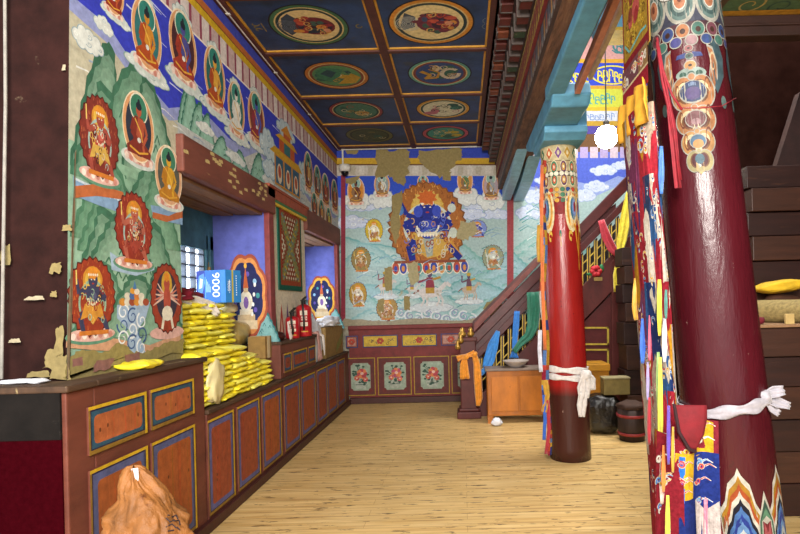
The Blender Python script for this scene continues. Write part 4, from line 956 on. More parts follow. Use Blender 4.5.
def paint_near(P):
    R = .16; wht = '#a8a494'
    az = -.02
    P.tf = lambda p: (p[0], 2.04+(p[1]-1.615)*.584 if p[1] > 1 else p[1])
    P.rect(-pi, 2.72, pi, 3.7, '#44465a'); 
    for k in range(8):
        s = az+k*pi/4
        for i, c in enumerate([wht, '#5d7a74', '#3f5a58', '#8c9a90', '#7a5a64']): P.ell(s, 2.93, .40-.07*i, .16-.03*i, c, 20)
        P.ell(s, 2.96, .17, .08, '#dcd6c4', 16); P.ell(s, 2.96, .15, .07, '#c0703c', 16); P.ell(s, 2.97, .06, .03, '#7c3a24', 10)
    ring_dots(P, 3.0+.03, 12, .05, ['#dcd8cc'], R)
    P.poly([(-pi, 2.72), (pi, 2.72), (pi, 2.78), (-pi, 2.78)], '#55303a')
    for k in range(16):
        s = az+(k-.0)*pi/8
        P.ell(s, 2.72, .185, .058, wht, 16); P.ell(s, 2.72, .16, .05, ['#b86f2c', '#3f7464', '#7a3f4c', '#37508c'][k % 4], 16); P.ell(s, 2.715, .07, .022, '#4a2a20', 10)
        P.ell(s+pi/16, 2.64, .17, .045, wht, 16); P.ell(s+pi/16, 2.64, .145, .037, ['#a3787c', '#37508c', '#3f7464', '#4a4a8c'][k % 4], 16)
    for k in range(3):
        s0 = az+.10+(k-1)*2*pi/3*1.0
        # side volutes
        for f in (-1, 1):
            pts = [(s0+f*.55, 2.66), (s0+f*.82, 2.62), (s0+f*.95, 2.5), (s0+f*.9, 2.36), (s0+f*.62, 2.22), (s0+f*.50, 2.34), (s0+f*.60, 2.48)]
            P.poly(pts, '#3f5a62'); P.poly([(s0+f*.45, 2.6), (s0+f*.62, 2.58), (s0+f*.72, 2.46), (s0+f*.68, 2.34), (s0+f*.56, 2.25), (s0+f*.44, 2.36), (s0+f*.52, 2.47)], wht); P.poly([(s0+f*.47, 2.58), (s0+f*.6, 2.56), (s0+f*.69, 2.46), (s0+f*.65, 2.35), (s0+f*.56, 2.27), (s0+f*.46, 2.36), (s0+f*.55, 2.47)], '#b06a34'); P.spiral(s0+f*.58, 2.45, .1, 1.1, .02, '#d8b07a', 0, f)
            P.ell(s0+f*.8, 2.16, .09, .05, '#5d7a74', 12)
        for (z, rx, c) in ((2.58, .12, '#a35a5c'), (2.52, .11, '#48645c'), (2.45, .16, '#c9862c')): P.ell(s0, z, rx, rx*.24, wht, 16); P.ell(s0, z, rx*.85, rx*.2, c, 16); P.ell(s0, z, rx*.3, rx*.07, '#3a2a24', 8)
        for f in (-1, 1): P.poly([(s0+f*.08, 2.55), (s0+f*.3, 2.54), (s0+f*.34, 2.51), (s0+f*.1, 2.51)], '#3a4a8c')
        P.ell(s0, 2.385, .38, .05, '#8fa59a', 18)
        for j in (-1, 0, 1): P.ell(s0+j*.2, 2.385, .09, .022, '#2f5a4c', 10)
        for (z, rx, rz, c) in ((2.24, .52, .135, '#b8722c'), (2.03, .46, .11, '#b8722c'), (1.86, .38, .095, '#c0852c'), (1.72, .30, .085, '#a89a5c')):
            [(P.ell(s0+f*rx*.42, z, rx*.66, rz*1.0, wht, 22), P.ell(s0+f*rx*.42, z, rx*.59, rz*.93, c, 22), P.ell(s0+f*rx*.34, z+rz*.06, rx*.40, rz*.66, '#7a4a1e', 18), P.ell(s0+f*rx*.26, z+rz*.08, rx*.36, rz*.60, '#5a161e', 18)) for f in (-1, 1)]; P.ell(s0, z+rz*.9, rx*.2, rz*.24, wht, 12); P.ell(s0, z+rz*.9, rx*.15, rz*.18, c, 12); P.ell(s0, z-rz*.82, rx*.34, rz*.22, c, 14)
        for f in (-1, 1):
            for (z, rx) in ((2.24, .36), (2.03, .32), (1.86, .26)): P.arc(s0+f*rx*.55, z, rx*.55, rx*.2, 0 if f > 0 else pi, (0 if f > 0 else pi)+f*4.2, .03, '#e0c48a', 10); P.spiral(s0+f*rx*1.0, z+.03, .09, 1.1, .02, '#7a3a1c', 0, f)
        P.ell(s0, 2.245, .34, .088, wht, 18); P.ell(s0, 2.25, .31, .08, '#2e3f6c', 18); P.ell(s0, 2.235, .2, .05, '#54407c', 14); P.poly([(s0-.3, 2.28), (s0, 2.325), (s0+.3, 2.28), (s0, 2.295)], '#6f88b0')
        P.ell(s0, 2.04, .26, .07, wht, 16); P.ell(s0, 2.04, .235, .062, '#7a3f44', 16); P.ell(s0, 2.02, .12, .025, '#a3787c', 10)
        P.ell(s0, 1.87, .2, .058, wht, 16); P.ell(s0, 1.87, .18, .05, '#3c6a8c', 16); P.ell(s0, 1.85, .13, .035, '#c98a2c', 12)
        P.poly([(s0-.26, 1.71), (s0, 1.615), (s0+.26, 1.71)], '#c9a45c'); P.ell(s0, 1.735, .11, .04, '#3f6a7c', 12); P.poly([(s0-.07, 1.72), (s0, 1.67), (s0+.07, 1.72)], '#dcdccc')
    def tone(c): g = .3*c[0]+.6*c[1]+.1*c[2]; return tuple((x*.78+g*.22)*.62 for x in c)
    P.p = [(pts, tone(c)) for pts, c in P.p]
    # flame arches round the foot
    for k in range(6):
        s0 = .17+k*pi/3
        for i, c in enumerate(['#d8d4c4', '#b8862c', '#b8562a', '#d8d4c4', '#1c1c2c', '#4f7ab8', '#2a3f94', '#6f9ad0', '#ccd4d4', '#2a2028', '#b8b8ac', '#8c3a3c', '#3f6a4c']):
            w = .50*(1-.078*i); h = .40*(1-.083*i); z0 = .35
            P.poly([(s0-w, z0), (s0-w*1.0, z0+h*.35), (s0-w*.84, z0+h*.52), (s0-w*.62, z0+h*.62), (s0-w*.45, z0+h*.82), (s0-w*.12, z0+h*.92), (s0, z0+h), (s0+w*.12, z0+h*.92), (s0+w*.45, z0+h*.82), (s0+w*.62, z0+h*.62), (s0+w*.84, z0+h*.52), (s0+w, z0+h*.35), (s0+w, z0)], c)
    k0 = len(P.p)
    P.rect(-pi, 0.02, pi, .36, '#5a3a34')
    for k in range(6):
        s0 = .17+pi/6+k*pi/3
        for i, c in enumerate(['#c9c4b4', '#3f5a4c', '#5f8a6c', '#c9c4b4', '#7a2f34', '#b0565a', '#c08a4a']):
            w = .26*(1-.12*i); h = .30*(1-.12*i); z0 = .52-.0; P.poly([(s0-w, z0-.17), (s0-w*.7, z0), (s0, z0-.17+h), (s0+w*.7, z0), (s0+w, z0-.17)], c) if i < 6 else None
_pn = paint_near
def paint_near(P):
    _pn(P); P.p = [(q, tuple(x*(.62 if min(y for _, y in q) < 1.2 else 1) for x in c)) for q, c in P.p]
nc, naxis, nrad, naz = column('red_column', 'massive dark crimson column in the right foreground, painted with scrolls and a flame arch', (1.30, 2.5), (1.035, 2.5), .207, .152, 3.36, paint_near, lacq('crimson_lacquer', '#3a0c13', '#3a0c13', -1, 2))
# ================================================================== BUILT-IN CABINETS
CAB = mat('cabinet_brown', '#643427', .55, .3, 8, stretch=(1, .3, 1), wear='#5a2c20', wear_amt=.62, wear_scale=7)
TOPW = mat('counter_top', '#453020', .7, .4, 9, stretch=(3, .4, 1), wear='#93805a', wear_amt=.6)
def cabY(px, py): return atX(px, py, XF).y
def cab_panel(par, y0, y1, z0, z1, band, body, top=False):
    bm = BM(); box(bm, XF, XF+.012, y0, y1, z0, z1)
    o = obj('panel', bm, CAB, par, bevel=.003)
    P = Paint(); e = .02; w = y1-y0
    P.rect(y0, z0, y1, z1, '#8d6a26'); P.rect(y0, z1-e*.8, y1, z1, '#c9a222'); P.rect(y1-e, z0, y1, z1, '#c9a222')  # top and far frame edges painted brighter as a highlight
    P.rect(y0+.012, z0+e, y1-e, z1-e*.8, '#1c1c3c'); P.rect(y0+.018, z0+e+.006, y1-e-.006, z1-e-.004, band)
    P.rect(y1-e-.02, z0+e+.006, y1-e-.006, z1-e-.004, tuple(x*.6 for x in lin(band)))
    b = .05 if not top else .035; n = .022
    a0, a1, c0, c1 = y0+b, y1-b-.01, z0+b+.01, z1-b-.01
    P.poly([(a0+n, c0), (a1-n, c0), (a1-n*.3, c0+n*.3), (a1, c0+n), (a1, c1-n), (a1-n*.3, c1-n*.3), (a1-n, c1), (a0+n, c1), (a0+n*.3, c1-n*.3), (a0, c1-n), (a0, c0+n), (a0+n*.3, c0+n*.3)], body)
    rd = random.Random(int(y0*100))
    b0 = lin(body)
    for k in range(7):
        y = rd.uniform(a0+.02, a1-.03); P.line([(y, c0+.01), (y+rd.uniform(-.01, .01), (c0+c1)/2), (y+rd.uniform(-.01, .01), c1-.01)], rd.uniform(.004, .014), tuple(x*rd.choice((.8, 1.15, .88)) for x in b0))
    for k in range(3): y = rd.uniform(a0+.03, a1-.03); P.ell(y, rd.uniform(c0+.05, c1-.05), .007, .011, tuple(x*.35 for x in b0), 8)
    P.build('panel_painting', lambda s, t, d: Vector((XF+.012+d, s, t)), P_WOOD, o)
t1 = thing('cabinet', 'tall near cabinet with four blue-edged orange panels under the painted wall', 'cabinet', (-1.9, 2.9, 0))
yA = 2.33; yM = 3.57
bm = BM(); box(bm, -2.75, XF, yA, 2.505, 0, 1.15); box(bm, XW+.003, XF, 2.505, yM, 0, 1.15); obj('carcass', bm, CAB, t1, bevel=.006)
bm = BM(); box(bm, -2.75, XF+.02, yA-.02, 2.507, 1.15, 1.18); box(bm, XW+.003, XF+.02, 2.505, yM+.02, 1.15, 1.18); obj('counter_top', bm, TOPW, t1, bevel=.008)
bm = BM(); box(bm, -2.75, XF-.02, yA-.008, yA, .0, .945); obj('red_end_cloth', bm, mat('dark_red_cloth', '#30040a', 1, .2, 40, spec=0), t1)
bm = BM(); box(bm, -2.75, XF-.02, yA-.012, yA, .945, 1.15); obj('black_end_board', bm, mat('soot_board', '#15110f', .8, .4, 9, spec=.15, wear='#2f2a26', wear_amt=.62), t1)
for (a, b) in ((87, 145), (150, 193)):
    ya, yb = cabY(a, 460), cabY(b, 420)
    cab_panel(t1, ya, yb, .10, .765, '#53587e', '#9e5328'); cab_panel(t1, ya, yb, .835, 1.06, '#2c4f62', '#a85c34', True)
PX2 = [(206, 232), (236, 258), (261.5, 280), (284, 299), (301.5, 315), (317.5, 327), (328, 337), (338.5, 345)]
def low_cab(label, y0, y1, rng):
    t = thing('cabinet', label, 'cabinet', (-1.9, (y0+y1)/2, 0))
    bm = BM(); box(bm, XW+.004, XF, y0, y1, .0, .785); obj('carcass', bm, CAB, t, bevel=.005)
    bm = BM(); box(bm, XW+.004, XF+.015, y0, y1, .785, .815); obj('counter_top', bm, TOPW, t, bevel=.006)
    for (a, b) in rng:
        cab_panel(t, cabY(a, 430), cabY(b, 410), .10, .745, '#5c5c8c', ['#a2542a', '#9c4e2c', '#96482c'][int(a) % 3])
    return t
yR0, yR1 = cabY(281, 375), cabY(315.5, 345)
low_cab('low cabinet in front of the near window, carrying the front pile of yellow packets', yM+.022, yR0, PX2[:3])
t = low_cab('low cabinet running to the far wall below the second window', yR0, YB-.15, PX2[3:])
# cut-away behind: keep carcass clear of the wall between the windows
for o in list(bpy.data.objects):
    pass
rb = thing('raised_cabinet', 'raised cupboard with three small panels between the windows, carrying the fire extinguishers', 'cabinet', (-1.8, (yR0+yR1)/2, .815))
bm = BM(); box(bm, XW+.003, XF, yR0, yR1, .815, 1.14); obj('carcass', bm, CAB, rb, bevel=.005)
bm = BM(); box(bm, XW+.003, XF+.015, yR0-.01, yR1+.01, 1.14, 1.17); obj('counter_top', bm, TOPW, rb, bevel=.006)
for (a, b) in ((283, 290.3), (292.3, 306), (308, 314.5)): cab_panel(rb, cabY(a, 365), cabY(b, 355), .86, 1.05, '#2c4f72', '#94442a', True)
bm = BM(); box(bm, XF-.03, XF+.03, yA+.02, YB-.15, 0, .075); tag(obj('baseboard_left', bm, mat('base_dark', '#3f1d18', .5), bevel=.006), kind='structure')
# geometric hanging between the windows
P = Paint(); hb = bb(277, 207, 300, 290); y0, y1 = LW(277, 250)[0], LW(300, 250)[0]; z0, z1 = hb[1]-hb[3]/2, hb[1]+hb[3]/2
P.rect(y0, z0, y1, z1, '#1f5a4a'); P.rect(y0+.05, z0+.05, y1-.05, z1-.05, '#96462c'); P.rect(y0+.10, z0+.1, y1-.1, z1-.1, '#7c7a4c')
nx, nz = 15, 22; dx = (y1-y0-.2)/nx; dz = (z1-z0-.2)/nz
for i in range(nx):
    for j in range(nz):
        u = abs(i-(nx-1)/2)/nx*2; v = abs(j+(.5 if i % 2 else 0)-(nz-1)/2)/nz*2; q = u-v
        c = ['#8f8a56', '#6a8490', '#c0a43c', '#8a8a62'][(i+j) % 4] if abs(q) < .16 else ('#7d8458' if abs(q) < .27 else ('#8c2a2c' if int(abs(q)*7) % 2 else '#d6cdbc'))
        if .27 <= abs(q) < .36: c = '#8c2a2c'
        P.rect(y0+.1+i*dx, z0+.1+j*dz+(dz*.5 if i % 2 else 0), y0+.1+(i+.85)*dx, z0+.1+(j+.8)*dz+(dz*.5 if i % 2 else 0), c)
bm = BM(); box(bm, XW+.004, XW+.016, y0-.005, y1+.005, z0-.005, z1+.005)
th = thing('woven_hanging', 'green-bordered hanging with a stepped diamond pattern between the two windows', 'hanging', (XW+.01, (y0+y1)/2, z0))
obj('backing', bm, mat('backing_cloth', '#1f5a4a', .9), th)
P.build('pattern', lambda s, t, d: Vector((XW+.017+d, s, t)), P_CLOTH, th)

# ================================================================== THINGS ON THE COUNTERS
YEL = mat('yellow_wrap', '#f0dc30', .38, .25, 9, spec=.5, bmp=.25); YEL2 = mat('yellow_wrap_pale', '#f5e866', .35, .25, 9, spec=.5, bmp=.25)
def packet_mesh(seed, L=.258, W=.22, H=.042):
    bm = BM(); n, m = 12, 8
    def pt(i, j, s):
        u, v = i/n*2-1, j/m*2-1
        e = (1-abs(u)**6)*(1-abs(v)**5)
        z = s*(H/2*(.25+.75*e**.6)) + .010*noise.noise(Vector((u*2.6+seed, v*2.2, s*.3)))+.006*noise.noise(Vector((u*.9+seed*3, v*.9, 5)))
        k = 1+.03*noise.noise(Vector((u*2, v*2, seed)))
        return (v*W/2*k, u*L/2*k, z+H/2)
    T = [[bm.verts.new(pt(i, j, 1)) for j in range(m+1)] for i in range(n+1)]; Bt = [[bm.verts.new(pt(i, j, -1)) for j in range(m+1)] for i in range(n+1)]
    for i in range(n):
        for j in range(m):
            bm.faces.new([T[i][j], T[i+1][j], T[i+1][j+1], T[i][j+1]]); bm.faces.new([Bt[i][j], Bt[i][j+1], Bt[i+1][j+1], Bt[i+1][j]])
    for i in range(n):
        for j in (0, m): bm.faces.new([T[i][j], T[i+1][j], Bt[i+1][j], Bt[i][j]])
    for j in range(m):
        for i in (0, n): bm.faces.new([T[i][j], T[i][j+1], Bt[i][j+1], Bt[i][j]])
    bmesh.ops.recalc_face_normals(bm, faces=bm.faces[:])
    me = bpy.data.meshes.new('yellow_packet'); bm.to_mesh(me); bm.free()
    for p in me.polygons: p.use_smooth = True
    me.materials.append(YEL if seed % 3 else YEL2); return me
PM = [packet_mesh(i) for i in range(6)]
ORD = ['bottom', 'second', 'third', 'fourth', 'fifth', 'sixth', 'seventh', 'eighth', 'ninth', 'tenth', 'eleventh']
def packet(loc, rz, label, group, tilt=(0, 0), i=0, sc=1):
    o = bpy.data.objects.new('yellow_packet', PM[i % 6]); C.objects.link(o); o.location = loc; o.rotation_euler = (tilt[0], tilt[1], rz); o.scale = (sc, sc, 1)
    return tag(o, label, 'packet', group)
rd = random.Random(4)
H = .0435
POS = ['nearest the camera', 'second from the near end', 'third from the near end', 'fourth from the near end', 'at the far end']
# front pile on the low counter
for k in range(9):
    cnt = 5 if k < 5 else (4 if k < 7 else 3)
    for j in range(cnt):
        y = yM+.16+j*.262+rd.uniform(-.012, .012)-.01*k
        if y > yR0-.15: y = yR0-.15
        packet((-1.872+rd.uniform(-.012, .012), y, .816+k*H), rd.uniform(-.13, .13), f'yellow packet, {ORD[k]} layer of the front pile, {POS[j]}', 'yellow packets piled on the low counter', (rd.uniform(-.03, .03), rd.uniform(-.03, .045)), k*5+j)
# back pile in the window recess
for k in range(9):
    for j in range(4):
        y = W1[0]+.165+j*.262+rd.uniform(-.015, .015)
        if k > 6 and j == 3: continue
        packet((-2.11+rd.uniform(-.015, .02)+.004*k, y, 1.161+k*H), rd.uniform(-.14, .14), f'yellow packet, {ORD[k]} layer of the back window pile, {POS[j]}', 'yellow packets piled in the window recess', (rd.uniform(-.03, .03), rd.uniform(-.03, .03)), k*4+j+1)
c = atX(138, 364, -1.81); packet((-1.80, c.y, 1.181), .12, 'single flat yellow packet lying on the near cabinet top', 'loose yellow packet', i=2, sc=.78)
zt = 1.161+9*H
# clear bag slumped at the near end of the front pile
bm = BM()
m, nt, b = new_mat('clear_plastic'); b.inputs['Base Color'].default_value = (*lin('#e3d6a2'), 1); b.inputs['Roughness'].default_value = .25; b.inputs['Alpha'].default_value = .72; MATS['clear_plastic'] = m
blob(bm, (-1.755, yM+.17, .99), (.035, .115, .16), 3, .35, 2.2, 3, flat=.817)
t = thing('plastic_bag', 'crumpled clear plastic bag leaning on the near end of the front yellow pile', 'bag', (-1.75, yM+.17, .82)); obj('bag_film', bm, m, t, True)
bm = BM(); P = Paint(); P.line([(3.72, 1.04), (3.74, 1.01), (3.75, 1.05), (3.77, 1.02)], .012, '#5a4a2c'); bm.free()
# blue carton with the number
CART = mat('carton_blue', '#2f7cc8', .4, .15, 5)
cx, cy = -2.07, 4.52
t = thing('blue_carton', 'blue carton lettered 9000 standing on the back pile of yellow packets', 'box', (cx, cy, zt)); Rz = Matrix.Rotation(-.30, 4, 'Z'); Tm = Matrix.Translation((cx, cy, zt))
bm = BM(); box(bm, -.15, .15, -.09, .09, 0, .275)
for v in bm.verts: v.co = Tm @ Rz @ v.co
obj('carton', bm, CART, t, bevel=.006)
P = Paint(2e-5)
P.rect(-.149, .002, .149, .273, '#1f62b8'); P.rect(-.149, .002, -.06, .273, '#16319a'); P.poly([(-.13, .07), (-.085, .09), (-.06, .17), (-.07, .25), (-.12, .23), (-.14, .15)], '#4f86c8'); P.poly([(-.12, .12), (-.09, .13), (-.08, .2), (-.11, .21)], '#cfe4f2'); P.rect(-.06, .04, -.052, .22, '#4fa0e0'); P.rect(.1, .002, .149, .273, '#2b74c0')
for k in range(4): P.rect(-.045+.012*k, .09, -.040+.012*k, .2-.02*k, '#a8d4f0')
P.build('front_print', lambda s, u, d: Tm @ Rz @ Vector((s, -.091-d, u)), paint_mat('carton_print', .4, None, dark=.12), t)
P = Paint(2e-5); P.rect(-.089, .002, .089, .273, '#2f7cc0'); P.rect(-.02, .002, .0, .273, '#b8a83c'); 
for k in range(9): P.rect(.03, .06+.02*k, .04, .07+.02*k, '#e8f2f8'); P.rect(-.05, .08+.013*k, -.043, .088+.013*k, '#e8f2f8')
P.build('side_print', lambda s, u, d: Tm @ Rz @ Vector((.151+d, s, u)), paint_mat('carton_print', .4, None, dark=.12), t)
def lettering(body, size, mtx, m, parent, name='lettering'):
    cu = bpy.data.curves.new('lettering', 'FONT'); cu.body = body; cu.size = size; cu.align_x = 'CENTER'; cu.align_y = 'CENTER'
    to = bpy.data.objects.new('tmp', cu); C.objects.link(to)
    dg = bpy.context.evaluated_depsgraph_get(); me = bpy.data.meshes.new_from_object(to.evaluated_get(dg))
    bpy.data.objects.remove(to); me.transform(mtx); me.materials.clear(); me.materials.append(m); me.name = name
    o = bpy.data.objects.new(name, me); C.objects.link(o); o.parent = parent; o.matrix_parent_inverse = Matrix.Translation(-Vector(parent.location)); return o
WHITE = mat('white_print', '#e8eef2', .5, .05)
lettering('9000', .105, Tm @ Rz @ Matrix.Translation((.05, -.0925, .15)) @ Matrix.Rotation(pi/2, 4, 'X') @ Matrix.Rotation(-pi/2, 4, 'Z'), WHITE, t)
lettering('9000', .045, Tm @ Rz @ Matrix.Translation((.1525, -.055, .14)) @ Matrix.Rotation(pi/2, 4, 'Z') @ Matrix.Rotation(pi/2, 4, 'X') @ Matrix.Rotation(-pi/2, 4, 'Z'), WHITE, t)
# dark red cloth and white scarf thrown over the back pile
bm = BM(); blob(bm, (-2.1, W1[0]+.32, zt+.045), (.11, .26, .07), 8, .45, 2.2, 4, flat=zt+.004); tag(obj('red_cloth', bm, mat('wine_cloth', '#6e0f22', .9, .35, 18), None, True), 'crumpled wine red cloth on the back pile beside the blue carton', 'cloth')
bm = BM(); ribbon(bm, [(-2.03, W1[0]+.1, zt+.03), (-2.0, W1[0]+.4, zt+.02), (-1.975, W1[0]+.62, zt-.03), (-1.96, W1[0]+.7, zt-.1)], [.05, .07, .08, .05], (.4, .3, 1), 2, .4, 7, 2); tag(solid(obj('white_scarf', bm, mat('white_silk', '#d6cfca', .6, .2, 30, sheen=.3), None, True), .003), 'white scarf trailing over the front edge of the back pile', 'scarf')
# clear-wrapped bundles beside the carton
PLA = mat('dusty_plastic', '#a58c4a', .35, .45, 8, wear='#d2c394', wear_amt=.55, spec=.6)
for i, (x, y, z, r, l) in enumerate([(-2.12, 4.90, 1.161, (.10, .2, .12), 'dusty plastic-wrapped bundle at the far end of the window recess'), (-2.1, 4.70, zt-.09, (.08, .12, .05), 'pale plastic-wrapped bundle behind the blue carton')]):
    bm = BM(); blob(bm, (x, y, z+r[2]*.9), r, i+5, .3, 2, 3, flat=z+.001, sq=.7); tag(obj('wrapped_bundle', bm, PLA if i == 0 else mat('dusty_plastic_pale', '#cfc39a', .35, .3, 8, spec=.6), None, True), l, 'bundle')
# brown carton between pile and raised cabinet
KRAFT = mat('kraft_board', '#8a6c3a', .8, .2, 20); TAPE = mat('carton_tape', '#c3b088', .4, .15)
t = thing('cardboard_carton', 'small brown cardboard carton with pale tape between the yellow pile and the raised cupboard', 'box', (-1.89, 4.95, .815+5*H))
z0 = .815+.0; zc = 1.03
bm = BM(); box(bm, -1.99, -1.83, 4.9, yR0-.012, zc, 1.235); obj('carton', bm, KRAFT, t, bevel=.004)
bm = BM(); box(bm, -1.829, -1.827, yR0-.12, yR0-.06, zc, 1.236); box(bm, -1.99, -1.827, yR0-.12, yR0-.06, 1.235, 1.237); obj('tape', bm, TAPE, t)
bm = BM(); box(bm, -1.985, -1.84, 4.92, yR0-.02, .816, zc-.001); t2 = tag(obj('wooden_crate', bm, mat('crate_wood', '#6a4a2c', .8), bevel=.005), 'small wooden box under the brown carton at the end of the front pile', 'box')
# ---- fire extinguishers
RED = mat('fire_red', '#a31420', .3, .15, 6, spec=.6); BLK = mat('black_rubber', '#16110f', .5)
def extinguisher(label, x, y, z, r, h, sq=False):
    t = thing('fire_extinguisher', label, 'fire extinguisher', (x, y, z))
    bm = BM(); lathe(bm, [(r*.95, 0), (r, .01), (r, h*.86), (r*.93, h*.91), (r*.7, h*.96), (r*.3, h)], (x, y, z), 28); obj('cylinder', bm, RED, t, True)
    bm = BM(); lathe(bm, [(r*.3, h*.98), (r*.3, h+.04)], (x, y, z), 12); box(bm, x-.015, x+.015, y-.06, y+.07, z+h+.035, z+h+.05); bar(bm, (x, y-.02, z+h+.05), (x, y+.1, z+h+.085), .025, .012); obj('valve', bm, BLK, t, False)
    bm = BM(); tube(bm, [(x, y-.05, z+h+.04), (x+.02, y-.11, z+h+.03), (x+.03, y-.12, z+h-.08), (x+.035, y-r-.03, z+h*.45), (x+.03, y-r-.02, z+h*.2)], .011); obj('hose', bm, BLK, t, True)
    az = atan2(-y, -x); P = Paint(2e-5)
    fn = lambda s, u, d: Vector((x+cos(az+s)*(r+.0008+d), y+sin(az+s)*(r+.0008+d), z+u))
    lm = paint_mat('carton_print', .4, None, dark=.12); ct_ = [i*.1 for i in range(-8, 9)]
    P.rect(-.5, h*.66, .45, h*.8, '#d8cdb8')
    for k in range(3): P.rect(-.4, h*(.685+.035*k), .35-.1*k, h*(.695+.035*k), '#7a5a4a')
    P.build('upper_label', fn, lm, t, cuts=ct_)
    P = Paint(2e-5); P.rect(-.47, h*.3, .57, h*.64, '#8a1a20'); P.rect(-.45, h*.32, .5, h*.44, '#d8cdb8')
    for k in range(3): P.rect(-.35+.28*k, h*.5, -.15+.28*k, h*.62, '#d8c0b0'); P.rect(-.3+.28*k, h*.53, -.2+.28*k, h*.58, '#a31420')
    for k in range(3): P.rect(-.38, h*(.345+.03*k), .4-.1*k, h*(.353+.03*k), '#7a5a4a')
    P.build('lower_label', fn, lm, t, cuts=ct_)
    P = Paint(2e-5); P.rect(-.35, h*.14, .55, h*.17, '#c9a43c'); P.build('yellow_stripe', fn, lm, t, cuts=ct_)
zr = 1.171
extinguisher('larger red fire extinguisher with cream label on the raised cupboard', -1.79, atX(303, 320, -1.80).y, zr, .085, .36)
extinguisher('shorter red fire extinguisher at the left of the larger one on the raised cupboard', -1.80, atX(292.5, 325, -1.80).y, zr, .07, .235)
bm = BM(); yb = atX(280, 333, -1.81).y
blob(bm, (-1.812, yb, zr+.045), (.05, .075, .045), 2, .18, 1.6, 3, flat=zr); tag(obj('dark_pot', bm, mat('dark_red_glaze', '#35100f', .35), None, True), 'small dark maroon pouch at the near end of the raised cupboard', 'pouch')
bm = BM(); ribbon(bm, [(-1.735, atX(288, 320, -1.735).y, 1.36), (-1.728, atX(289, 325, -1.73).y, 1.27), (-1.725, atX(291, 335, -1.73).y, zr+.012)], [.04, .06, .05], (0, 1, 0), 1.5, .3, 6, 1); tag(solid(obj('white_scarf', bm, MATS['white_silk'], None, True), .003), 'narrow white scarf tied to the shorter fire extinguisher', 'scarf')
# white bundle and hanging scarf, far carton
yc0, yc1 = atX(325.5, 340, -1.79).y, atX(343, 335, -1.79).y
t = thing('cardboard_carton', 'larger brown cardboard carton with a green print by the far wall', 'box', (-1.9, (yc0+yc1)/2, .815))
bm = BM(); box(bm, -2.1, -1.785, yc0, yc1-.05, .816, 1.22); obj('carton', bm, KRAFT, t, bevel=.005)
P = Paint(); 
for k in range(5): P.rough([(yc0+.55+.08*k, .86+.03*k), (yc0+.68+.06*k, .88+.02*k), (yc0+.66+.08*k, 1.0+.03*k), (yc0+.58+.08*k, .96+.03*k)], '#6a7a32', k, .03, 5)
P.build('green_print', lambda s, u, d: Vector((-1.784+d, s, u)), paint_mat('carton_print', .4, None, dark=.12), t)
y0 = yR1+.14
bm = BM(); blob(bm, (-1.86, yR1+.30, 1.08), (.09, .2, .29), 11, .3, 1.8, 4, flat=.817); tag(obj('white_cloth', bm, mat('white_cotton', '#d2d3da', .85, .12, 10, bmp=.3), None, True), 'white cloth bundle heaped between the raised cupboard and the far carton', 'cloth')
bm = BM(); blob(bm, (-1.85, (yc0+yc1)/2-.12, 1.29), (.13, .34, .075), 12, .45, 1.7, 4, flat=1.223); tag(obj('white_cloth', bm, mat('white_cotton', '#d2d3da', .85, .12, 10, bmp=.3), None, True), 'crumpled white cloth heaped over the far cardboard carton', 'cloth')
bm = BM(); ribbon(bm, [(-1.79, yR1-.06, 1.19), (-1.715, yR1-.02, 1.19), (-1.712, yR1+.02, 1.05), (-1.712, yR1+.05, .86)], [.12, .1, .08, .12], (0, 1, 0), 2, .25, 8, 2); tag(solid(obj('pink_scarf', bm, mat('pink_silk', '#b88e88', .7, .2, 30), None, True), .003), 'dusty pink scarf hanging over the end of the raised cupboard', 'scarf')
bm = BM(); ribbon(bm, [(-1.8, yR1+.2, 1.2), (-1.714, yR1+.22, 1.14), (-1.71, yR1+.24, .98), (-1.71, yR1+.25, .9)], [.1, .07, .06, .04], (0, 1, 0), 2, .3, 8, 5); tag(solid(obj('white_scarf', bm, MATS['white_silk'], None, True), .003), 'white scarf end hanging down beside the dusty pink scarf', 'scarf')
# rags and papers on the end of the near cabinet
for i, (px, w) in enumerate([(18, .09), (36, .05)]):
    c = at(px, 381, 2.42); bm = BM(); blob(bm, (c.x, 2.43, 1.192), (w, .04, .012), i, .4, 2, 2, flat=1.181); tag(obj('paper_scrap', bm, MATS['white_cotton'], None, True), ['larger crumpled white paper scrap on the end of the near cabinet', 'smaller white paper scrap on the end of the near cabinet, nearer the painted wall'][i], 'paper')
# ---- crumpled sack on the floor
SACK = mat('sack_cloth', '#8a5829', .6, .45, 6, wear='#613517', wear_amt=.60, wear_scale=5, bmp=1.0, spec=.4)
sx, sy = -1.475, 2.42
def crumple(bm, amp, fr, seed):
    for v in bm.verts:
        p = v.co*fr+Vector((seed, 0, 0)); r = 1-abs(noise.noise(p))*2; r2 = 1-abs(noise.noise(p*2.1))*2
        q = Vector((v.co.x-sx, v.co.y-sy, (v.co.z-.2)*.6)).normalized(); v.co += q*amp*(r*.7+r2*.35)
        if v.co.z < .004: v.co.z = .004
t = thing('sack', 'crumpled orange-brown sack slumped on the floor against the near cabinet', 'sack', (sx, sy, 0))
bm = BM(); n = 110; rings = []
prof = [(0, .185), (.03, .2), (.1, .205), (.2, .205), (.3, .195), (.38, .18), (.44, .172), (.49, .17), (.53, .162), (.57, .15), (.61, .132), (.65, .11), (.69, .09), (.73, .075), (.76, .06), (.775, .045), (.78, .008)]
zz = []
for (z0, r0), (z1, r1) in zip(prof, prof[1:]):
    for k in range(5): zz.append((z0+(z1-z0)*k/5, r0+(r1-r0)*k/5))
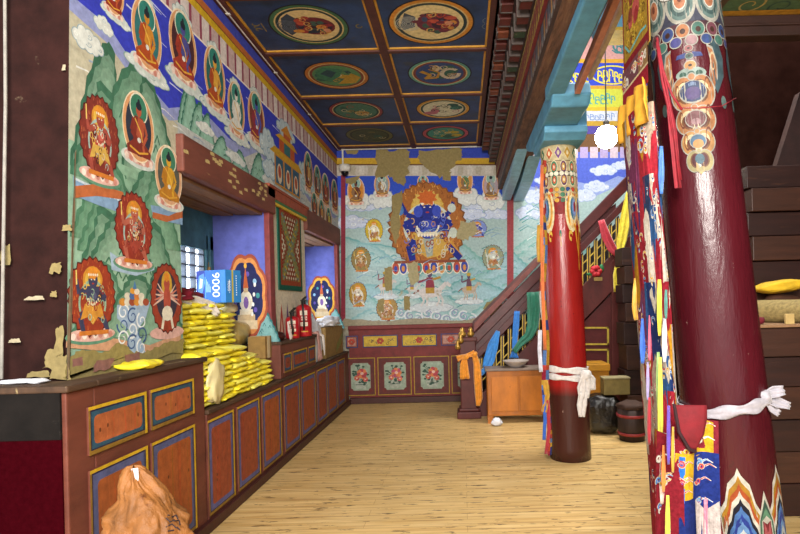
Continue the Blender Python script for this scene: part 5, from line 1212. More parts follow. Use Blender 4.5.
for z, r in zz:
    ln = max(0, z-.4); row = []
    for k in range(n):
        a = 2*pi*k/n; d = Vector((cos(a), sin(a), z*4))
        f1 = 1-2*abs(noise.noise(Vector((cos(a)*1.6+z*3, sin(a)*1.6, z*6+3)))); f2 = 1-2*abs(noise.noise(Vector((cos(a)*3.4-z*5, sin(a)*3.4, z*11))))
        f3 = 1-2*abs(noise.noise(Vector((cos(a)*6+z*9, sin(a)*6-z*7, z*16+5)))); rr = r*(1+.17*f1+.13*f2+.055*f3+.10*noise.noise(d*1.3))*.9-.02 + (.055*max(0, cos(a+.5))*max(0, 1-abs(z-.46)/.1)) + (.03*max(0, -cos(a-.4))*max(0, 1-abs(z-.58)/.07))
        row.append(bm.verts.new((sx-.06*ln+.02*sin(z*14)*min(1, ln*8)+rr*cos(a), sy+rr*.85*sin(a), z+.02*f1*(z > .1))))
    rings.append(row)
for A, B in zip(rings, rings[1:]):
    for k in range(n): bm.faces.new([A[k], A[(k+1) % n], B[(k+1) % n], B[k]])
bm.faces.new(rings[0][::-1]); bm.faces.new(rings[-1])
from mathutils.bvhtree import BVHTree
tree = BVHTree.FromBMesh(bm)
def on_sack(px, py):
    d = (at(px, py, 2.4)-Vector((0, 0, EYE))).normalized(); h = tree.ray_cast(Vector((0, 0, EYE)), d)
    return h[0]-d*.003 if h[0] else None
marks = [[(168, 515), (172, 517), (176, 515), (178, 519)], [(166, 518), (170, 522), (174, 520)], [(174, 521), (179, 520), (180, 525)], [(166, 527), (172, 524), (176, 528)], [(168, 531), (174, 530)], [(177, 527), (180, 530)]]
rims = [[(106, 499), (110, 509), (119, 516), (130, 521), (140, 527), (148, 533)], [(112, 486), (122, 490), (131, 497), (139, 507), (147, 516)], [(150, 497), (158, 503), (168, 505), (178, 508)]]
lines = [[q for q in (on_sack(*p) for p in m_) if q] for m_ in marks]; rl = [[q for q in (on_sack(*p) for p in m_) if q] for m_ in rims]
obj('sack_body', bm, SACK, t, True)
bm = BM()
for l in lines:
    if len(l) > 1: tube(bm, l, .0028, 5)
obj('printed_mark', bm, mat('ink_dark', '#2a2430', .7), t)
bm = BM(); q = on_sack(136, 472) or Vector((sx, sy, .7)); ribbon(bm, [q+Vector((.0, -.01, .02)), q+Vector((.004, -.014, -.02)), q+Vector((-.004, -.016, -.06))], .03, (1, 0, 0), 1, .25, 5); obj('white_lining', bm, MATS['white_cotton'], t, True)
P = Paint(); rd = random.Random(8)
# ================================================================== FAR STAIRCASE
YS = 7.0
st = thing('staircase', 'steep maroon wooden staircase with yellow-edged balusters rising to the right', 'staircase', at(470, 415, YS))
def S3(px, py, dy=0): p = at(px, py, YS); p.y += dy; return p
STR = WOOD_MAROON; RAILM = mat('rail_maroon', '#471717', .4, .3, 8, wear='#8a5a54', wear_amt=.66)
def spoly(name, pts, th, m, par=st, dy=0, bev=.006):
    bm = BM(); prism(bm, [S3(x, y, dy) for x, y in pts], (0, th, 0)); return obj(name, bm, m, par, bevel=bev)
spoly('handrail', [(472, 336), (640, 162), (660, 141), (660, 155), (640, 177), (472, 348)], .10, RAILM, dy=-.03)
spoly('rail_board', [(474, 346), (612, 206), (616, 203), (616, 212), (474, 356)], .05, mat('rail_dark', '#42181a', .4), dy=-.005)
spoly('lower_rail', [(474, 354), (660, 163), (660, 172), (474, 363)], .09, RAILM, dy=-.025)
spoly('dusty_ledge', [(474, 333), (560, 243), (562, 240), (545, 252), (474, 324)], .9, mat('dusty_pink', '#7a4c48', .8, .3, 8), dy=.12)
spoly('stringer', [(474, 402), (660, 203), (660, 240), (640, 262), (490, 417), (474, 417)], .09, STR, dy=-.02)
spoly('side_panel', [(492, 418), (617, 288), (617, 418)], .04, mat('side_maroon', '#511c1c', .45, .25, 8), dy=.01)
spoly('side_post', [(611, 262), (622, 250), (622, 420), (611, 420)], .1, STR, dy=-.03)
for (x0, y0, x1, y1) in ((577, 327, 609, 345), (577, 349, 609, 392)):
    bm = BM()
    for (a, b, c, d) in ((x0, y0, x1, y0+1.6), (x0, y1-1.6, x1, y1), (x1-1.8, y0, x1, y1), (x0, y0, x0+1.5, y1)):
        prism(bm, [S3(*p, -.002) for p in ((a, b), (c, b), (c, d), (a, d))], (0, .012, 0))
    obj('yellow_moulding', bm, mat('yellow_mould', '#b8a03c', .5), st)
bal_d = mat('baluster_dark', '#2f1716', .5); bal_y = mat('baluster_yellow', '#c0a03c', .5)
x = 479.0
while x < 652:
    yt = 363-(x-474)*1.027+1; yb = 402-(x-474)*1.07+2
    if not (540 < x < 578):
        bm = BM(); prism(bm, [S3(x, yt, .0), S3(x+3.2, yt-3, .0), S3(x+3.2, yb-3, .0), S3(x, yb, .0)], (0, .04, 0)); b_ = obj('baluster', bm, bal_d, st)
        bm = BM(); 
        for q in (0, 2.4): prism(bm, [S3(x+q, yt, -.006), S3(x+q+.9, yt-.8, -.006), S3(x+q+.9, yb-.8, -.006), S3(x+q, yb, -.006)], (0, .008, 0))
        obj('yellow_edge', bm, bal_y, b_)
    x += 7.2
bm = BM(); prism(bm, [at(x, y, 7.92) for x, y in ((470, 372), (660, 178), (660, 300), (560, 400), (470, 402))], (0, .05, 0)); obj('dark_backing', bm, mat('stair_dark', '#1f1210', .8), st)  # dark sheet added behind the balusters to make the gaps read dark
for q in (.35, .65):
    bm = BM(); pts = [(x, 363-(x-474)*1.027+q*(39-(x-474)*.043)) for x in (476, 655)]
    prism(bm, [S3(*pts[0], .004), S3(*pts[1], .004), S3(pts[1][0], pts[1][1]+1.5, .004), S3(pts[0][0], pts[0][1]+1.5, .004)], (0, .01, 0)); obj('baluster_band', bm, bal_y, st)
for i in range(13):
    x = 486+i*14; p = S3(x, 412-i*14.5); bm = BM(); box(bm, p.x, p.x+.30, YS+.09, YB-.25, p.z-.04, p.z); box(bm, p.x, p.x+.03, YS+.09, YB-.25, max(.0, p.z-.24), p.z-.04); obj('tread', bm, mat('tread_brown', '#3a1d18', .6), st)
# newel with gold knobs
bm = BM(); p0 = S3(461, 405); p1 = S3(477, 405)
xa, xb = p0.x, p1.x
box(bm, xa, xb, YS-.12, YS+.1, 0, 1.02); box(bm, xa-.05, xb+.05, YS-.17, YS+.15, 0, .09); box(bm, xa-.025, xb+.025, YS-.145, YS+.125, .09, .13); box(bm, xa-.02, xb+.02, YS-.14, YS+.12, 1.0, 1.05)
nw = obj('newel_post', bm, STR, st, bevel=.012)
bm = BM()
for (dx, dz, r) in ((.04, 1.05, .05), (.15, 1.05, .045), (.02, .98, .035), (-.02, .9, .035)): lathe(bm, [(r*.5, 0), (r, .02), (r*1.05, .05), (r*.5, .075), (r*.7, .1), (r*.2, .13)], (xa+dx, YS-.17 if dz < 1 else YS-.02, dz), 14)
obj('gold_finial', bm, mat('gilt', '#a8823a', .35, metal=.6), nw, True)
# scarves tied on the stair
def scarf(name, label, px, w, col, wdir=(1, 0, 0), Y=YS-.16, folds=2.2, seed=0, depth=.3, dys=None, m=9):
    pts = []
    for i, (x, y) in enumerate(px):
        yy = Y+(dys[i] if dys else 0); pts.append(at(x, y, yy))
    bm = BM(); ribbon(bm, pts, w, wdir, folds, depth, m, seed)
    mm = mat('silk_'+col, '#'+col, .5, .25, 26, sheen=.4); return tag(solid(obj(name, bm, mm, None, True), .004), label, 'scarf')
bm = BM()
def multi(name, label, strands, col, Y, knots=()):
    bm = BM()
    for (px, w, sd) in strands: ribbon(bm, [at(x, y, Y) for x, y in px], w, (1, 0, 0), 2, .3, 8, sd)
    for (x, y, r) in knots: blob(bm, at(x, y, Y-.015), (r, r*.7, r), 3, .3, 2, 3)
    return tag(solid(obj(name, bm, mat('silk_'+col, '#'+col, .5, .25, 26, sheen=.4), None, True), .004), label, 'scarf')
multi('orange_scarf', 'orange scarf knotted round the newel post at the foot of the stair', [([(457, 359), (462, 357), (466, 356)], [.09, .06, .05], 1), ([(465, 357), (464, 365), (465, 379)], [.05, .10, .13], 2), ([(466, 356), (472, 354), (475, 353)], [.05, .07, .08], 3), ([(474, 353), (477, 365), (478, 380), (479, 398), (478, 406)], [.06, .09, .11, .10, .05], 4)], 'd98a1e', YS-.22, ((466, 357, .035), (475, 354, .03)))
multi('blue_scarf', 'sky blue scarf hanging slantwise on the lower balusters', [([(498, 331), (493, 345), (489, 360), (486, 368)], [.05, .13, .14, .10], 1), ([(488, 366), (480, 375), (476, 396)], [.06, .06, .03], 2)], '2f7fc8', YS-.13)
multi('blue_scarf', 'bright blue scarf hanging straight down above the bowl', [([(517, 311), (516, 325), (515, 340), (514, 354)], [.07, .08, .07, .05], 2), ([(514, 352), (514, 358)], [.07, .12], 5)], '1f6fc0', YS-.11)
multi('green_scarf', 'dark green scarf looped from the stair rail behind the slender column', [([(533, 292), (534, 310), (533, 326), (529, 336), (521, 343), (514, 352)], [.16, .17, .15, .12, .09, .07], 3)], '156a52', YS-.14)
multi('red_scarf', 'crimson scarf drooping from the upper stair rail', [([(601, 220), (606, 236), (612, 248), (619, 257), (619, 285), (620, 295)], [.08, .12, .12, .06, .05, .04], 3)], 'a81f33', YS-.09)
multi('yellow_scarf', 'lemon yellow scarf hanging from the top of the stair rail', [([(629, 192), (626, 215), (622, 240), (619, 258)], [.07, .14, .13, .05], 2), ([(619, 258), (617, 275), (617, 292)], [.05, .10, .08], 4)], 'dcc832', YS-.13, ((619, 258, .03),))
t = thing('cloth_flower', 'red cloth flower with green leaves tied to the stair balusters', 'flower', at(596, 272, YS-.08))
bm = BM(); 
for k in range(6): blob(bm, at(596+3.4*cos(k), 271+3.4*sin(k), YS-.08), (.04, .03, .035), k, .2, 2, 2)
obj('petals', bm, mat('rose_red', '#b3202c', .6), t, True)
bm = BM(); blob(bm, at(601.5, 268, YS-.07), (.035, .02, .05), 2, .2, 2, 2); blob(bm, at(590, 274, YS-.07), (.05, .02, .02), 4, .2, 2, 2); obj('leaves', bm, mat('leaf_green', '#1f6a3c', .6), t, True)
bm = BM(); c = at(598, 279, YS-.025); box(bm, c.x-.055, c.x+.055, YS-.04, YS-.02, c.z-.025, c.z+.025); tag(obj('brass_plate', bm, mat('brass', '#b89a5a', .35, metal=.5), bevel=.004), 'small brass plate on the stair stringer below the cloth flower', 'plate')
# ---- orange cabinet, bowl, paper ball, small chest
OR = mat('orange_varnish', '#a8621c', .35, .3, 6, stretch=(1, 1, .5), wear='#6a3a12', wear_amt=.63, spec=.5)
Yc = 6.55
x0, x1 = at(487.5, 400, Yc).x, at(551, 400, Yc).x; zc0, zc1 = .09, at(520, 368, Yc).z
t = thing('orange_cabinet', 'orange varnished low cabinet with grey worn top in front of the stair', 'cabinet', ((x0+x1)/2, Yc+.15, 0))
bm = BM(); box(bm, x0, x1, Yc, Yc+.28, zc0, zc1-.03); obj('carcass', bm, OR, t, bevel=.008)
bm = BM(); box(bm, x0-.02, x1+.02, Yc-.03, Yc+.29, zc1-.03, zc1); obj('top', bm, mat('worn_grey_top', '#7a6a60', .6, .3, 8), t, bevel=.006)
for a, b in ((x0+.05, (x0+x1)/2-.01), ((x0+x1)/2+.01, x1-.05)): 
    bm = BM(); box(bm, a, b, Yc-.012, Yc, zc0+.06, zc1-.1); obj('door', bm, mat('orange_varnish_door', '#b2691e', .35, .3, 6, stretch=(1, 1, .5), wear='#6a3a12', wear_amt=.63, spec=.5), t, bevel=.006)
for lx in (x0, x1-.07):
    for ly in (Yc, Yc+.21): bm = BM(); box(bm, lx, lx+.07, ly, ly+.07, 0, zc0); obj('leg', bm, OR, t)
bx = at(516, 366, Yc+.1)
bm = BM(); lathe(bm, [(.07, 0), (.075, .008), (.12, .035), (.155, .075), (.165, .085), (.155, .083), (.11, .04), (.03, .015)], (bx.x, Yc+.11, zc1), 28); tag(obj('enamel_bowl', bm, mat('enamel', '#a59a94', .35, .2, 10), None, True), 'wide pale enamel bowl on the orange cabinet', 'bowl')
c = at(497, 426, 6.42); bm = BM(); blob(bm, (c.x, 6.43, .045), (.065, .05, .05), 6, .35, 2.4, 3, flat=.002); tag(obj('paper_ball', bm, MATS['white_cotton'], None, True), 'crumpled white paper on the floor below the orange cabinet', 'paper')
x0, x1 = at(574, 375, 6.5).x, at(609, 375, 6.5).x; z1 = at(592, 364, 6.5).z
t = thing('yellow_chest', 'yellow-ochre wooden chest behind the slender column on its right side', 'chest', ((x0+x1)/2, 6.65, 0))
bm = BM(); box(bm, x0, x1, 6.5, 6.85, 0, z1-.09); obj('chest_body', bm, mat('ochre_varnish', '#a8701e', .4, .3, 6), t, bevel=.008)
bm = BM(); box(bm, x0-.015, x1+.015, 6.48, 6.87, z1-.09, z1); obj('lid', bm, mat('ochre_varnish_lid', '#b98226', .4, .3, 6, wear='#d2c49a', wear_amt=.66), t, bevel=.012)
# black bag, tin on it, bucket with lid
x0, x1 = at(588, 410, 5.95).x, at(619, 410, 5.95).x
bm = BM(); zb = at(604, 394, 5.95).z; blob(bm, ((x0+x1)/2, 5.98, zb/2), ((x1-x0)/2, .16, zb/2), 4, .12, 2.2, 4, flat=.003, sq=.55)
for v in bm.verts: v.co.z = min(v.co.z, zb)
tag(obj('black_bag', bm, mat('black_plastic', '#17130f', .22, .4, 12, spec=.7, bmp=.6), None, True), 'shiny black plastic bag standing on the floor beside the wooden bucket', 'bag')
t = thing('olive_tin', 'square olive-brown tin resting on the black plastic bag', 'tin', ((x0+x1)/2+.1, 5.96, zb))
bm = BM(); xm0, xm1 = at(603, 385, 5.9).x, at(629, 385, 5.9).x; zt1 = at(615, 377, 5.9).z; box(bm, xm0, xm1, 5.86, 6.02, zb+.001, zt1-.02); obj('tin_body', bm, mat('olive_tin', '#7a6a3a', .5), t, bevel=.008)
bm = BM(); box(bm, xm0-.005, xm1+.005, 5.855, 6.025, zt1-.02, zt1); obj('lid', bm, mat('olive_lid', '#8f8460', .5), t, bevel=.006)
c = at(632, 440, 5.65); r = .145
t = thing('wooden_bucket', 'dark wooden bucket with two red hoops standing on the floor by the hanging ribbons', 'bucket', (c.x, 5.65, 0))
bm = BM(); lathe(bm, [(r*.88, 0), (r*.98, .12), (r*1.0, .33), (r*.9, .335)], (c.x, 5.65, 0), 22)
obj('staves', bm, mat('stave_brown', '#33211a', .6, .4, 8, stretch=(4, 4, .4)), t, True)
for z in (.06, .25): bm = BM(); lathe(bm, [(r*(.9+.3*z)+.012, z), (r*(.9+.3*z)+.016, z+.03)], (c.x, 5.65, 0), 22); obj('hoop', bm, mat('hoop_red', '#8c2a2a', .5), t, True)
bm = BM(); blob(bm, (c.x, 5.65, .36), (r*1.02, r, .055), 3, .2, 3, 3); obj('cloth_cover', bm, mat('dark_brown_cloth', '#3f2a20', .8), t, True)
# ---- rolled mat and cushion on the plank chest
yM2 = 3.98
a = at(752, 314, yM2); b = a+Vector((.46, 0, 0))
t = thing('rolled_mat', 'tan rolled mat lying on the plank chest at right', 'mat', (a.x+.2, yM2, ct))
R = .082
bm = BM(); n = 24
for (xx0, xx1, rr) in ((a.x, b.x, R),):
    A = [bm.verts.new((xx0, yM2+cos(2*pi*k/n)*rr, ct+R+sin(2*pi*k/n)*rr)) for k in range(n)]; B = [bm.verts.new((xx1, yM2+cos(2*pi*k/n)*rr, ct+R+sin(2*pi*k/n)*rr)) for k in range(n)]
    for k in range(n): bm.faces.new([A[k], A[(k+1) % n], B[(k+1) % n], B[k]])
    bm.faces.new(A); bm.faces.new(B)
ro = Matrix.Translation((a.x, yM2, 0)) @ Matrix.Rotation(-1.0, 4, 'Z') @ Matrix.Translation((-a.x, -yM2, 0))
for v in bm.verts: v.co = ro @ v.co
obj('mat_roll', bm, mat('straw_mat', '#8f7c4c', .85, .35, 14, stretch=(1, 4, 4), bmp=.5), t, False)
bm = BM()
for k in range(7):
    rr = R*(.95-.12*k); pts = [ro @ Vector((b.x+.004, yM2+cos(2*pi*j/20)*rr, ct+R+sin(2*pi*j/20)*rr)) for j in range(21)]; tube(bm, pts, .006, 5)
obj('roll_end_spiral', bm, mat('dark_straw', '#3a2c1c', .9), t)
bm = BM(); q = at(789, 322, 3.57); box(bm, q.x-.03, q.x+.03, 3.555, 3.575, ct, ct+.07); tag(obj('wooden_block', bm, mat('pale_block', '#b59a62', .7), bevel=.004), 'small pale wooden block in front of the rolled mat', 'block')
bm = BM(); blob(bm, (at(793, 296, 3.82).x+.06, 4.06, ct+.105), (.14, .085, .105), 1, .12, 1.5, 3, flat=ct, sq=.8); tag(obj('brown_bundle', bm, mat('brown_bundle', '#4a2c1c', .8), None, True), 'dark brown bundle under the yellow cushion at the right edge', 'bundle')
c = at(793, 296, 3.82); bm = BM(); blob(bm, (0, 0, 0), (.17, .13, .048), 5, .12, 1.4, 4, sq=.75)
rm = Matrix.Translation((c.x+.02, 4.02, ct+.262)) @ Matrix.Rotation(-.10, 4, 'Y')
for v in bm.verts: v.co = rm @ v.co
tag(obj('yellow_cushion', bm, mat('cushion_yellow', '#cfa61e', .8, .2, 14), None, True), 'yellow cushion lying above the rolled mat at the right edge', 'cushion')
c = at(753, 322, 3.66); bm = BM(); blob(bm, (c.x+.02, 3.66, ct+.025), (.06, .05, .028), 2, .2, 2, 3, flat=ct); tag(obj('maroon_cloth', bm, mat('wine_cloth', '#6e0f22', .9), None, True), 'small folded maroon cloth in front of the rolled mat, next to the column', 'cloth')
# ================================================================== HANGING LAMP
Yl = 5.6; c = at(606.5, 137, Yl); tp = at(605, 37, Yl)
t = thing('hanging_bulb', 'glowing bare bulb hanging on a long cable beside the slender column', 'lamp', (c.x, Yl, c.z))
bm = BM(); bmesh.ops.create_uvsphere(bm, u_segments=24, v_segments=16, radius=.12, matrix=Matrix.Translation((c.x, Yl, c.z))); obj('bulb', bm, emit_mat('bulb_glow', '#fff3da', 45), t, True)  # globe enlarged to take in the glow round the bulb
bm = BM(); lathe(bm, [(.03, .09), (.032, .16), (.015, .18)], (c.x, Yl, c.z), 12); obj('socket', bm, BLK, t, True)
bm = BM(); tube(bm, [(c.x, Yl, c.z+.17), (tp.x, Yl, tp.z)], .007, 6); obj('cable', bm, mat('cable_dark', '#2a2622', .6), t)
bm = BM(); lathe(bm, [(.02, -.06), (.05, -.05), (.06, 0), (.05, .04)], (tp.x, Yl, tp.z), 14); box(bm, tp.x-.05, tp.x+.05, Yl-.05, Yl+.05, tp.z+.035, 4.9); obj('ceiling_rose', bm, mat('rose_grey', '#8f8a84', .6), t)
bm = BM(); box(bm, .88, 2.2, Yl-.09, Yl+.09, 4.85, 5.05); tag(obj('roof_joist', bm, WOOD_DK, bevel=.01), 'dark roof joist that carries the hanging bulb', 'joist')
# ================================================================== HANGING BANNER by the near column
BX = .845
def bfig2(P, x0, z0, x1, z1, base, seed, cols=('#c9463c', '#d8d0c4', '#3f78b8', '#c99a2c')):
    P.rect(x0, z0, x1, z1, base); rd = random.Random(seed); A = (x1-x0)*(z1-z0)
    for k in range(max(3, int(A*260))):
        x, z = rd.uniform(x0+.02, x1-.02), rd.uniform(z0+.02, z1-.02); c = rd.choice(cols); s = rd.uniform(.012, .022)
        P.spiral(x, z, s*1.25, 1.2, s*.7, '#e6dfd0', k, 1 if k % 2 else -1, 9); P.spiral(x, z, s, 1.2, s*.45, c, k, 1 if k % 2 else -1, 9)
        P.line([(x+s, z), (x+s*2, z+s*.6), (x+s*3, z)], s*.4, c, s*.1)
t = thing('hanging_banner', 'long brocade temple banner with many coloured ribbons hanging beside the near column', 'banner', (BX, 2.45, 0))
# upper gold square: plane along the depth
def side(s, u, d): return Vector((BX-.004-d, s, u))
P = Paint(2e-5)
yn, yf = 2.30, 2.66
P.rect(yn, 2.62, yf, 3.25, '#7a1f24'); P.rect(yn+.015, 2.67, yf-.015, 3.25, '#9a7a2a')
rd = random.Random(9)
for k in range(120): P.spiral(rd.uniform(yn+.05, yf-.05), rd.uniform(2.72, 3.22), .022, 1.2, .008, rd.choice(['#c9a83c', '#6a4f1c', '#b8902c', '#8a3a2c']), k)
for k in range(12): P.ell(rd.uniform(yn+.1, yf-.12), rd.uniform(2.8, 3.1), .03, .035, rd.choice(['#8f2f30', '#b0504a', '#7a3a2a']), 9)
P.line([(yn+.03, 2.70), (yn+.1, 2.71), (yf-.1, 2.69), (yf-.03, 2.75)], .012, '#6fa8a0')
bm = BM(); ribbon(bm, [(BX, (yn+yf)/2, 3.3), (BX, (yn+yf)/2, 3.0), (BX, (yn+yf)/2, 2.62)], yf-yn, (0, 1, 0), .5, .004, 5); solid(obj('brocade_square', bm, mat('brocade_gold', '#8a6a26', .7), t, True), .004)
P.build('brocade_pattern', side, P_CLOTH, t)
P = Paint(2e-5); bfig2(P, yn, 2.52, yf, 2.625, '#6a4048', 3); P.rect(yn, 2.44, yf, 2.53, '#8c1f2c'); P.rect(yn, 2.52, yf, 2.53, '#c9b88c'); bfig2(P, yn+.0, 2.53, yn+.12, 2.62, '#8a6a44', 5)
P.build('red_band', lambda s, u, d: Vector((BX-.012-d, s, u)), P_CLOTH, t)
bm = BM(); ribbon(bm, [(BX-.02, (yn+yf)/2, 2.46), (BX-.03, (yn+yf)/2, 2.36), (BX-.028, (yn+yf)/2, 2.27)], [yf-yn, yf-yn+.02, yf-yn+.03], (0, 1, 0), 3.0, .09, 17, 2); solid(obj('yellow_valance', bm, mat('saffron', '#c08a24', .75, .2, 20), t, True), .004)
# patchwork tube: polygonal cylinder of cloth patches from 2.3 m to the floor end
def tube_fn(s, u, d):
    a = s; r = .18+.010*sin(u*9+s*5)+d
    k = (2.35-u)/2.35
    return Vector((BX+.005+.12*k+cos(a)*r*.26, 2.50+sin(a)*r, u))
P = Paint(2e-5); rd = random.Random(21)
colz = ['#7c1a26', '#b5aa9c', '#1d2d5c', '#a5761c', '#8c222c', '#2a4c78', '#6a304e', '#962430', '#b8aea0', '#25324f', '#8c1f2c', '#9a8a78']
zz = 2.36; i = 0
cuts = [k*.2 for k in range(-32, 33)]
while zz > .12:
    h = rd.uniform(.15, .26)
    a = -pi
    while a < pi:
        wa = rd.uniform(.34, .62); P_cols = colz[rd.randrange(len(colz))]
        P.poly([(a, zz), (a+wa, zz), (a+wa, zz-h), (a+wa/2, zz-h-.08), (a, zz-h)], P_cols)
        if -pi <= a < -.9 or a > 2.2:
            for k in range(3):
                x, z = a+rd.uniform(.08, wa-.08), zz-rd.uniform(.03, h-.02); P.arc(x, z, .10, .016, k, k+4.5, .012, '#c9c0b0', 8); P.arc(x, z+.004, .075, .012, k, k+4.5, .008, rd.choice(['#b03a3c', '#3f78b8', '#c99a2c', '#2f3a6c']), 8)
        a += wa
    zz -= h*.75; i += 1
for k in range(24): a = -pi+k*.2618; P.line([(a, .13), (a+.02, .02)], .1, '#a82f3c' if k % 2 else '#c9b8a0', .06)
class _S: pass
P.p = [([(x, z) for x, z in pts], c) for pts, c in P.p]
P.build('patchwork_tube', tube_fn, P_CLOTH, t, cuts=cuts)
# ribbons on the side facing the room: (px, top py, bottom py, colour, width px)
RB = [(637, 128, 175, 'b9a44a', 5), (646, 150, 190, '8a86b8', 5), (652, 118, 190, '9a7a3c', 6), (656, 152, 198, '2a5fae', 5), (641, 165, 250, 'c9486e', 4), (652, 195, 246, 'd0702a', 4), (637, 243, 283, 'a8bc58', 5), (646, 243, 286, '3f8f62', 4), (641, 278, 320, 'b0831f', 8), (645, 283, 320, '4a2f80', 4.5), (658, 280, 335, 'cdbd34', 5), (663, 290, 318, '2f6a60', 4), (667, 318, 362, 'c3c2cc', 6), (651, 315, 360, 'c9566e', 3.5), (643, 318, 362, '2458b0', 5), (655, 355, 452, 'bcb43a', 4.5), (662, 352, 410, '8fb068', 4.5), (671, 404, 462, '55389c', 4.5), (647, 395, 441, 'a01f2c', 5), (658, 440, 496, 'c9b4a8', 5.5), (669, 445, 492, 'd0762e', 4), (680, 452, 505, '2a74c4', 4), (666, 490, 545, 'b8b43c', 4.5), (709, 500, 550, 'd87a94', 4), (650, 362, 400, 'a59ac8', 4), (674, 425, 470, 'b08a24', 4)]
NAMES = {}
for i, (px, ya, yb, col, w) in enumerate(RB):
    if px > 675: continue
    Y = 2.62-.012*(px-637); Y = max(2.22, Y)
    X = BX-.035-.004*(i % 3)
    if yb > 440: Y -= .06
    p = [at(px, ya+(yb-ya)*k/3, Y) for k in range(4)]
    bm = BM(); ribbon(bm, [(q.x-.01-.006*(i % 3), Y-.03*(i % 4), q.z) for q in p], [w*.6*Y/F, w*Y/F, w*1.15*Y/F, w*.6*Y/F], (1, .3, 0), 1.5, .3, 7, i)
    solid(obj('ribbon', bm, mat('silk_'+col, '#'+col, .5, .25, 26, sheen=.4), t, True), .002)
# lower brocade front, hanging before the column foot
Yb = 2.20
P = Paint(2e-5); 
def fb_(px, py): q = at(px, py, Yb); return q.x, q.z
def patch(pts, base, seed, nn=6, cols=('#c9463c', '#d8d0c4', '#3f78b8', '#c99a2c')):
    q = [fb_(*p) for p in pts]; P.poly(q, base); rd = random.Random(seed)
    x0, x1 = min(a for a, _ in q), max(a for a, _ in q); z0, z1 = min(b for _, b in q), max(b for _, b in q)
    for k in range(nn):
        x, z = rd.uniform(x0+.02, max(x0+.025, x1-.06)), rd.uniform(z0+.03, z1-.03); c = rd.choice(cols); s = .015
        P.spiral(x, z, s*1.25, 1.3, s*.65, '#b5aca0', k, 1 if k % 2 else -1, 10); P.spiral(x, z, s, 1.3, s*.5, c, k, 1 if k % 2 else -1, 10); P.line([(x+s, z+s*.4), (x+2*s, z+s), (x+3.4*s, z+.2*s)], s*.6, '#d8d0c4', s*.2); P.line([(x+s, z+s*.4), (x+2*s, z+s), (x+3.2*s, z+.2*s)], s*.35, c, s*.1)
patch([(676, 420), (716, 420), (716, 455), (676, 458)], '#7a2430', 1, 5); patch([(700, 418), (712, 422), (712, 452), (696, 456)], '#c09a24', 2, 2)
patch([(656, 540), (656, 430), (680, 440), (684, 560), (656, 560)], '#7a1c28', 12, 7, ('#d8d0c4', '#3f78b8', '#c99a2c')); patch([(674, 452), (693, 452), (694, 500), (684, 510), (674, 500)], '#c09a24', 3, 4, ('#a02a34', '#c9463c'))
patch([(692, 452), (716, 452), (719, 505), (706, 515), (693, 500)], '#1f2f74', 4, 5, ('#5f9ad0', '#c9463c', '#d8d0c4')); patch([(678, 500), (694, 498), (706, 510), (704, 600), (678, 600)], '#1c2a68', 5, 7, ('#8c2a34', '#c9463c', '#5f9ad0')); patch([(696, 500), (708, 512), (718, 500), (721, 600), (699, 600)], '#b4aaa6', 6, 6, ('#8c2a34', '#2a3060', '#b07a3c'))
for (x0, x1, col) in ((677, 682, '#2a6ac0'), (706, 709, '#d8849a')):
    P.poly([fb_(x0, 455 if x0 < 700 else 500), fb_(x1, 455 if x0 < 700 else 500), fb_(x1+1, 502 if x0 < 700 else 560), fb_(x0, 505 if x0 < 700 else 560)], col)
P.build('lower_brocade', lambda s, u, d: Vector((s, Yb+.02*sin(s*40)-.012*sin(u*9)-d, u)), P_CLOTH, t, cuts=[.6+.012*k for k in range(50)])
# red cloth tongue in front and red net ribbon
bm = BM()
pts = [at(690, 405, 2.16), at(691, 420, 2.15), at(693, 436, 2.15), at(694, 450, 2.16)]
ribbon(bm, pts, [.135, .13, .09, .012], (1, 0, 0), .8, .06, 9); tg = thing('red_tongue_cloth', 'pointed plain red cloth hanging in front of the near column below the white scarf', 'cloth', at(690, 412, 2.16)); solid(obj('red_cloth', bm, mat('plain_red', '#6a0d18', .8, .2, 20), tg, True), .004)
bm = BM(); e = [at(676+1.2*k, 408, 2.155) for k in range(2)]
tube(bm, [at(674, 404, 2.15), at(679, 432, 2.15), at(689, 449, 2.15), at(696, 452, 2.15)], .007, 6); obj('dark_border', bm, mat('dark_border', '#2a1016', .8), tg)
bm = BM()
for (pts, r) in (([(657, 38, 2.3), (663, 70, 2.3), (672, 95, 2.29), (682, 110, 2.28)], .005), ([(657, 42, 2.3), (662, 80, 2.3), (670, 115, 2.3), (676, 150, 2.3), (681, 180, 2.3)], .006), ([(657, 46, 2.3), (667, 90, 2.3), (674, 130, 2.29), (680, 188, 2.29)], .005), ([(682, 108, 2.28), (700, 108, 2.27), (722, 106, 2.3), (736, 98, 2.36)], .0022)):
    tube(bm, [at(x, y, Y) for x, y, Y in pts], r, 7)
ribbon(bm, [at(667, 92, 2.3), at(673, 130, 2.3), at(678, 188, 2.3)], [.015, .035, .03], (1, 0, 0), 3, .2, 9, 2)
tag(obj('red_net', bm, mat('net_red', '#7a1220', .7, .3, 30), None, True), 'thin red gauze strands draped from the banner top across the near column', 'cloth')
